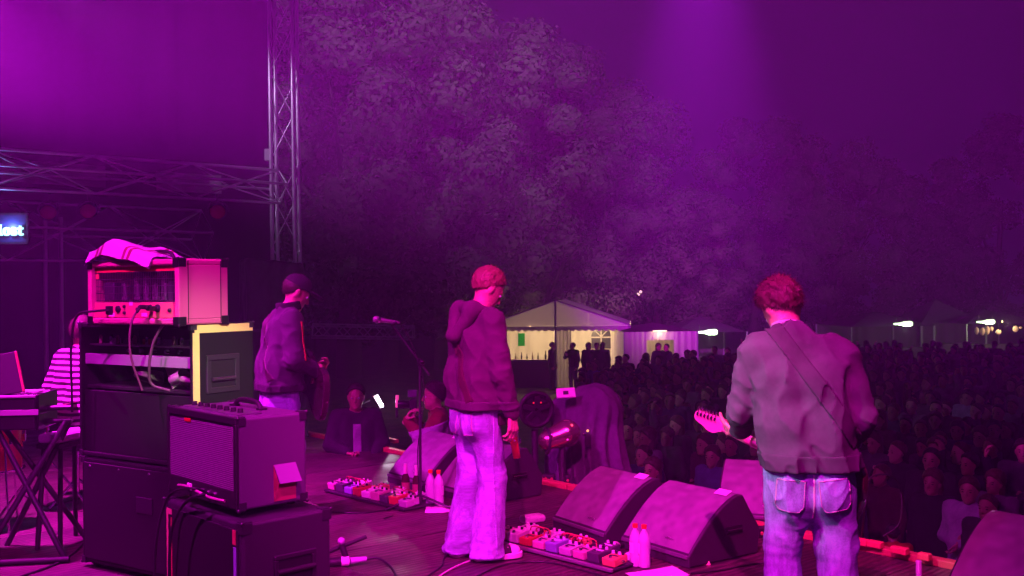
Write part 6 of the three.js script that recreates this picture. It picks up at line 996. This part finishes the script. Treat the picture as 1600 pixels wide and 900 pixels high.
{ // draped equipment in the pit with a shiny lamp housing in front
  const c = atDepth(915, 700, 8.75), pos = V(c.x, GROUND, c.z);
  const o = thing('draped_equipment', 'bulky equipment under a hanging grey cloth in front of the stage', 'equipment', pos, 0);
  const f = (x, y, z) => { const t = capD([-0.16, 2.6, 0, 0.1, 2.62, 0, 0.15, 0.2], x, y, z), s = capD([0.05, 2.55, 0, 0.26, 1.7, 0.02, 0.22, 0.2], x, y, z), b = capD([-0.1, 2.3, 0, 0.02, 0.2, 0, 0.22, 0.3], x, y, z); const a = Math.atan2(z, x - 0.05); return smin(smin(t, s, 0.1), b, 0.12) - 0.04 * Math.min(1, Math.max(0, 1 - (y - 2.1) / 0.7)) * Math.sin(a * 13 + 1.2 * Math.sin(y * 5) + 2 * noise.noise(x * 3, y * 2, z * 3)) - 0.02 * fold(x, y, z, 6, 1.5, 3); };
  part(o, 'drape', isoMesh((x, y, z) => Math.max(f(x, y, z), 0.02 - y), [-0.6, -0.02, -0.6], [0.75, 3.0, 0.6], 0.022), cloth(0.14, 0.11, 0.17));
  { const q = atDepth(884, 614, 8.47).sub(pos), wp = part(o, 'white_patch', rbox(0.16, 0.085, 0.02, 0.006), M.paper, q, [-0.35, 0, 0.05]); part(wp, 'dark_mark', rbox(0.045, 0.03, 0.006, 0.002, 0, 0, 0.011), M.black); }
  part(o, 'side_box', rbox(0.05, 0.1, 0.05, 0.008, 0.0, 2.38, 0.27), M.black);
  const e = mat(0.6, 0.4, 0.1, 0.4); e.emissive.setRGB(1, 0.55, 0.15); e.emissiveIntensity = 1.2; part(o, 'indicator_light', new THREE.SphereGeometry(0.011, 10, 8).translate(0.0, 2.46, 0.27), e);
  const h = atDepth(878, 681, 8.25), q = thing('lamp_housing', 'shiny rounded metal lamp housing in front of the draped equipment', 'lamp housing', h, 0.25);
  const shine = mat(0.62, 0.52, 0.36, 0.22, { metalness: 0.9 });
  part(q, 'housing', isoMesh((x, y, z) => { const a = capD([-0.12, -0.03, 0, 0.04, 0.02, 0, 0.08, 0.115], x, y, z); return Math.max(a, -0.095 + (-y) * 1 - 0.02); }, [-0.26, -0.16, -0.16], [0.22, 0.18, 0.16], 0.011), shine);
  part(q, 'rim', new THREE.TorusGeometry(0.1, 0.012, 8, 28).rotateY(Math.PI / 2).translate(-0.13, -0.03, 0), M.darkMetal); for (const [x, y] of [[-0.12, 0.03], [0.03, 0.06], [0.02, -0.02], [0.155, 0.02]]) part(q, 'bolt', new THREE.SphereGeometry(0.012, 10, 8).translate(x, y, 0.105), M.chrome);
  part(q, 'stem', rod([0, -0.1, 0], [0.01, -2.2, 0], 0.03), M.darkMetal); part(q, 'stem_foot', new THREE.CylinderGeometry(0.2, 0.22, 0.03, 20).translate(0.01, -2.2 + 0.01, 0), M.black);
  const fp = atDepth(838, 640, 8.5), fan = thing('dark_disc_fan', 'dark round fan with tiny red lights beside the red guitar', 'fan', fp, 0.3); part(fan, 'fan_ring', new THREE.TorusGeometry(0.14, 0.02, 10, 36), M.black); part(fan, 'fan_back', new THREE.CylinderGeometry(0.14, 0.12, 0.06, 30).rotateX(Math.PI / 2).translate(0, 0, -0.06), M.black); for (let i = 0; i < 5; i++) part(fan, 'blade', rbox(0.045, 0.11, 0.006, 0.002, 0, 0.07, 0), M.darkMetal, null, [0.3, 0, i * 1.257]);
  const e3 = mat(0.5, 0.02, 0.02, 0.4); e3.emissive.setRGB(1, 0.02, 0.05); e3.emissiveIntensity = 0.6; for (const x of [-0.03, 0.035]) part(fan, 'red_light', new THREE.SphereGeometry(0.008, 8, 6).translate(x, 0.06, 0.02), e3); part(fan, 'fan_post', rod([0, -0.17, -0.05], [0, fp.y * -1 + GROUND, -0.05], 0.03), M.darkMetal);
}
// ------------------------------------------------------------------ the crowd
const CROWD_TOPS = [[0.03, 0.03, 0.04], [0.02, 0.02, 0.022], [0.08, 0.02, 0.03], [0.05, 0.06, 0.12], [0.12, 0.11, 0.12], [0.05, 0.07, 0.05], [0.22, 0.2, 0.22], [0.1, 0.05, 0.03]].map((c) => cloth(...c)), WHITE_TOP = cloth(0.5, 0.5, 0.55), ORANGE_TOP = cloth(0.65, 0.12, 0.02), BLUE_TOP = cloth(0.12, 0.12, 0.3);
const TOPWORD = ['charcoal', 'black', 'dark red', 'dark blue', 'grey', 'dark green', 'pale grey', 'brown'];
const CROWD_SKIN = [mat(0.42, 0.24, 0.17, 0.6), mat(0.36, 0.2, 0.14, 0.6), mat(0.48, 0.3, 0.22, 0.6), mat(0.24, 0.13, 0.08, 0.6)], CROWD_HAIR = [mat(0.02, 0.015, 0.012, 0.6), mat(0.07, 0.04, 0.025, 0.6), mat(0.09, 0.055, 0.03, 0.6)], CROWD_LEGS = [cloth(0.03, 0.03, 0.05), cloth(0.06, 0.07, 0.11)];
function crowdBody(v) {                                     // one continuous body; slots: skin, top, trousers, hair
  const fat = [0.95, 1.08, 0.9, 1.15, 1, 0.92, 1.05, 1][v], p = { ...POSE, fat, headRot: [0.02 * v - 0.08, 0.3 * Math.sin(v * 2.3), 0.08 * Math.sin(v)], head: [0.015 * Math.sin(v * 3), 1.62, 0.03] };
  if (v === 2) { p.elR = [-0.27, 1.22, 0.14]; p.wrR = [-0.13, 1.4, 0.24]; } if (v === 5) { p.elL = [0.3, 1.5, 0.1]; p.wrL = [0.26, 1.74, 0.12]; p.elR = [-0.3, 1.5, 0.1]; p.wrR = [-0.27, 1.73, 0.1]; } if (v === 3) { p.elL = [0.25, 1.13, 0.0]; p.wrL = [-0.02, 1.14, 0.2]; p.elR = [-0.25, 1.13, 0.0]; p.wrR = [0.03, 1.1, 0.2]; }
  const top = [bone(add3(p.pelvis, [0.075, 0, 0]), add3(p.chest, [0.09, 0, 0]), 0.125 * fat), bone(add3(p.pelvis, [-0.075, 0, 0]), add3(p.chest, [-0.09, 0, 0]), 0.125 * fat), bone(p.shL, p.shR, 0.075), bone(p.chest, p.neck, 0.11, 0.07), bone(p.shL, p.elL, 0.075, 0.064), bone(p.elL, lerp3(p.elL, p.wrL, 0.95), 0.062, 0.048), bone(p.shR, p.elR, 0.075, 0.064), bone(p.elR, lerp3(p.elR, p.wrR, 0.95), 0.062, 0.048)];
  const legs = [bone([0.09, 0.86, 0], p.knL, 0.11, 0.08), bone(p.knL, p.anL, 0.08, 0.07), bone([-0.09, 0.86, 0], p.knR, 0.11, 0.08), bone(p.knR, p.anR, 0.08, 0.07), bone(p.anL, p.toeL, 0.05, 0.035), bone(p.anR, p.toeR, 0.05, 0.035)];
  const hm = place(p.head, p.headRot), hf = localField(headD, hm), long = v % 3 === 1, hairF = localField((x, y, z) => Math.min(hairD(x, y, z, { thick: [0.004, 0.012, 0.002, 0.01, 0.015, 0.006, 0.001, 0.01][v], rough: 0.016, nape: long ? -0.12 : -0.06, fringe: [-0.012, 0.012, -0.02, 0, 0.01, -0.008, -0.03, 0.004][v] }), long ? Math.max(ellD(x, y, z, [0, -0.06, -0.045], [0.1, 0.15, 0.07]), z - 0.02) : 9), hm);
  const hands = [...moveBones(hand(1, 0.6), place(p.wrL, v === 5 ? [3.1, -1.4, 0] : [-0.4, -1.2, 0])), ...moveBones(hand(-1, 0.6), place(p.wrR, v === 5 ? [3.1, 1.4, 0] : [-0.4, 1.2, 0]))];
  const neck = bone(p.neck, add3(p.head, [0, -0.05, 0]), 0.058, 0.055), tf = field(top, 0.04), lf = field(legs, 0.03), nf = field([neck], 0.01), hnd = field(hands, 0.01);
  const list = [], mats = [];
  const add = (g, m) => { list.push(g); mats.push(m); };
  const [lo, hi] = bounds(top, 0.03); add(isoMesh((x, y, z) => tf(x, y, z) - 0.012 * fold(x, y, z, 6, 5, v), lo, hi, 0.028), 1);
  const [lo2, hi2] = bounds(legs, 0.03); add(isoMesh(lf, lo2, hi2, 0.034), 2);
  const c = p.head; add(isoMesh((x, y, z) => smin(hf(x, y, z), nf(x, y, z), 0.02), [c[0] - 0.13, c[1] - 0.2, c[2] - 0.14], [c[0] + 0.13, c[1] + 0.17, c[2] + 0.16], 0.0095), 0);
  for (const sg of [-1, 1]) { add(new THREE.SphereGeometry(0.013, 8, 6).scale(1.1, 0.6, 0.5).translate(sg * 0.033, 0.001, 0.079).applyMatrix4(hm), 3); add(new THREE.SphereGeometry(0.014, 8, 6).scale(1.5, 0.35, 0.5).translate(sg * 0.034, 0.024, 0.083).applyMatrix4(hm), 3); } add(new THREE.SphereGeometry(0.012, 8, 6).scale(1.7, 0.3, 0.4).translate(0, -0.066, 0.089).applyMatrix4(hm), 0);
  const [lo3, hi3] = bounds(hands, 0.012); void lo3; void hi3;
  for (const s of [0, 1]) { const B = hands.slice(s * hands.length / 2, (s + 1) * hands.length / 2), [l, h] = bounds(B, 0.012); add(isoMesh(field(B, 0.01), l, h, 0.011), 0); }
  void hnd;
  add(isoMesh(hairF, [c[0] - 0.15, c[1] - 0.24, c[2] - 0.17], [c[0] + 0.15, c[1] + 0.18, c[2] + 0.15], 0.013), 3);
  const g = mergeGeometries(list, true); g.groups.forEach((q, i) => { q.materialIndex = mats[i]; });
  return g;
}
const bodies = [0, 1, 2, 3, 4, 5, 6, 7].map(crowdBody);
const pick = (a) => a[Math.floor(rnd() * a.length)];
function spectator(pos, face, v, label, top, group = 'spectators in the crowd', h = rr(0.93, 1.06), legs, skin) {
  const m = shade(new THREE.Mesh(bodies[v], [skin ?? pick(CROWD_SKIN), top, legs ?? pick(CROWD_LEGS), pick(CROWD_HAIR)])); m.name = numbered('person'); scene.add(m);
  m.position.copy(pos); m.rotation.y = face; m.scale.setScalar(h);
  return setInfo(m, label, 'person', group);
}
const ground = (px, py, headTop = 1.68) => { const p = onPlane(px, py, GROUND + headTop); p.y = GROUND; return p; };
const faceStage = (p, j = 0.35) => Math.atan2(-UZ, UX) + rr(-j, j);
{ // the ones that stand out
  let p = ground(1515, 757); spectator(p, faceStage(p, 0), 3, 'spectator in a pale jacket near the barrier at the lower right', WHITE_TOP, undefined, 1.0);
  p = ground(1395, 826, 1.22); spectator(p, Math.atan2(0.3, -1), 0, 'person in bright orange vest bending in the pit beside the jeans', ORANGE_TOP, 'people in the pit', 0.72);
  p = ground(1460, 745); spectator(p, faceStage(p, 0), 4, 'spectator in black with a clearly lit face left of the pale jacket', CROWD_TOPS[1], undefined, 1.0);
  p = ground(1115, 706); spectator(p, faceStage(p, 0), 1, 'spectator in a blue hood below the guitar headstock', BLUE_TOP, undefined, 1.0);
  p = ground(1158, 742, 1.62); spectator(p, faceStage(p, 0), 6, 'spectator in a pale blue top just behind the right wedge', cloth(0.3, 0.3, 0.45), undefined, 0.96);
  p = ground(1022, 726); spectator(p, faceStage(p, 0), 4, 'spectator with red-lit head just behind the sticker of the left wedge', CROWD_TOPS[2], undefined, 1.0);
  p = ground(968, 606); spectator(p, faceStage(p, 0), 0, 'spectator in dark red top right of the draped equipment', cloth(0.25, 0.03, 0.05), undefined, 1.03);
  p = ground(1512, 622); spectator(p, faceStage(p, 0), 7, 'spectator in pale blue shirt standing in the middle of the crowd at right', cloth(0.4, 0.42, 0.55), undefined, 1.04);
  p = ground(930, 572); spectator(p, faceStage(p, 0), 6, 'person in a violet-blue jacket standing between draped equipment and tent', cloth(0.16, 0.14, 0.5), undefined, 1.04);
}
{
  const used = []; for (const o of scene.children) if (o.userData.group === 'spectators in the crowd') used.push(o.position);
  const list = [];
  const keep = []; const cell = new Map(), key = (a, b) => Math.floor(a / 0.6) + ',' + Math.floor(b / 0.6);
  for (let k = 0; k < 14000; k++) {
    const b = 9.2 + Math.pow(rnd(), 0.9) * 27, a = rr(-20, 26), md = 0.42 + (b - 9) * 0.017; let ok = true;
    for (let i = -1; i <= 1 && ok; i++) for (let j = -1; j <= 1 && ok; j++) for (const [x, y] of cell.get(key(a + i * 0.6, b + j * 0.6)) ?? []) if (Math.hypot(x - a, y - b) < md) { ok = false; break; }
    if (!ok) continue; const c = key(a, b); if (!cell.has(c)) cell.set(c, []); cell.get(c).push([a, b]); list.push(st(a, b, GROUND));
  }
  void keep;
  const cand = list.filter((q) => { const z = -q.z, px = 800 + F * q.x / z; if (z < 6 || z > 36 || px < 905 + Math.max(0, 14 - z) * 3 || px > 1690) return false; if (q.z < -33.5 && px < 1100) return false; const py = 454 - F * (GROUND + 1.7 - 1.6) / z; if (px > 1215 && px < 1345 && py < 720) return false; if (px < 985 && z < 10.5) return false; return used.every((u) => u.distanceTo(q) > 0.5); }).sort((x, y) => y.z - x.z);
  const near = cand.slice(0, 280), word = { near: 'front rows of the crowd', mid: 'middle of the packed crowd', far: 'dim rear of the crowd' };
  const look = ['short-haired', 'broad long-haired', 'hand-to-chin', 'arms-folded', 'long-haired', 'arms-raised', 'nearly bald', 'loose-haired'];
  for (const q of near) {
    const i = Math.floor(rnd() * 8), z = -q.z, w = z < 13 ? 'near' : z < 21 ? 'mid' : 'far'; let v = Math.floor(rnd() * 8); if (v === 5 && rnd() < 0.6) v = 0;
    spectator(q, faceStage(q), v, `${look[v]} spectator in ${TOPWORD[i]} top, ${{ near: 'front rows', mid: 'middle rows', far: 'dim rear rows' }[w]}, ${800 + F * q.x / z < 1270 ? 'left' : 'right'} of person in grey sweatshirt`, CROWD_TOPS[i]);
  }
  void word;
  const rest = cand.slice(280);
  if (rest.length) {
    const gs = new THREE.Group(); void gs; const im = new THREE.InstancedMesh(plain(bodies[0]), CROWD_TOPS[0], rest.length), m4 = new THREE.Matrix4();
    rest.forEach((q, i) => { m4.compose(q, new THREE.Quaternion().setFromAxisAngle(V(0, 1, 0), faceStage(q)), V(1, rr(0.94, 1.05), 1)); im.setMatrixAt(i, m4); });
    im.name = 'distant_crowd'; setInfo(im, 'dark mass of people at the far back of the crowd', 'crowd', '', 'stuff'); scene.add(shade(im));
  }
}
// people in the tents
for (const [px, z, v, label, face] of [[862, 36.6, 0, 'dark figure leaning at the left of the marquee entrance', 1.2], [895, 36.2, 2, 'dark figure in the marquee doorway holding something up', -0.8], [919, 36.0, 1, 'dark figure in the marquee, left of the embracing pair', 0.4], [932, 35.8, 3, 'tall dark figure in the marquee doorway, right of the group', -0.4], [941, 36.1, 7, 'dark figure at the right end of the marquee group', 2.8], [1028, 35.0, 4, 'dark figure in the doorway of the small tent, left', 0.5], [1042, 34.6, 6, 'dark figure in the doorway of the small tent, right', -1.2]]) { const p = treeAt(px, z); spectator(p, face, v, label, CROWD_TOPS[1], 'people at the tents', 1.0); }
renderer.render(scene, camera);
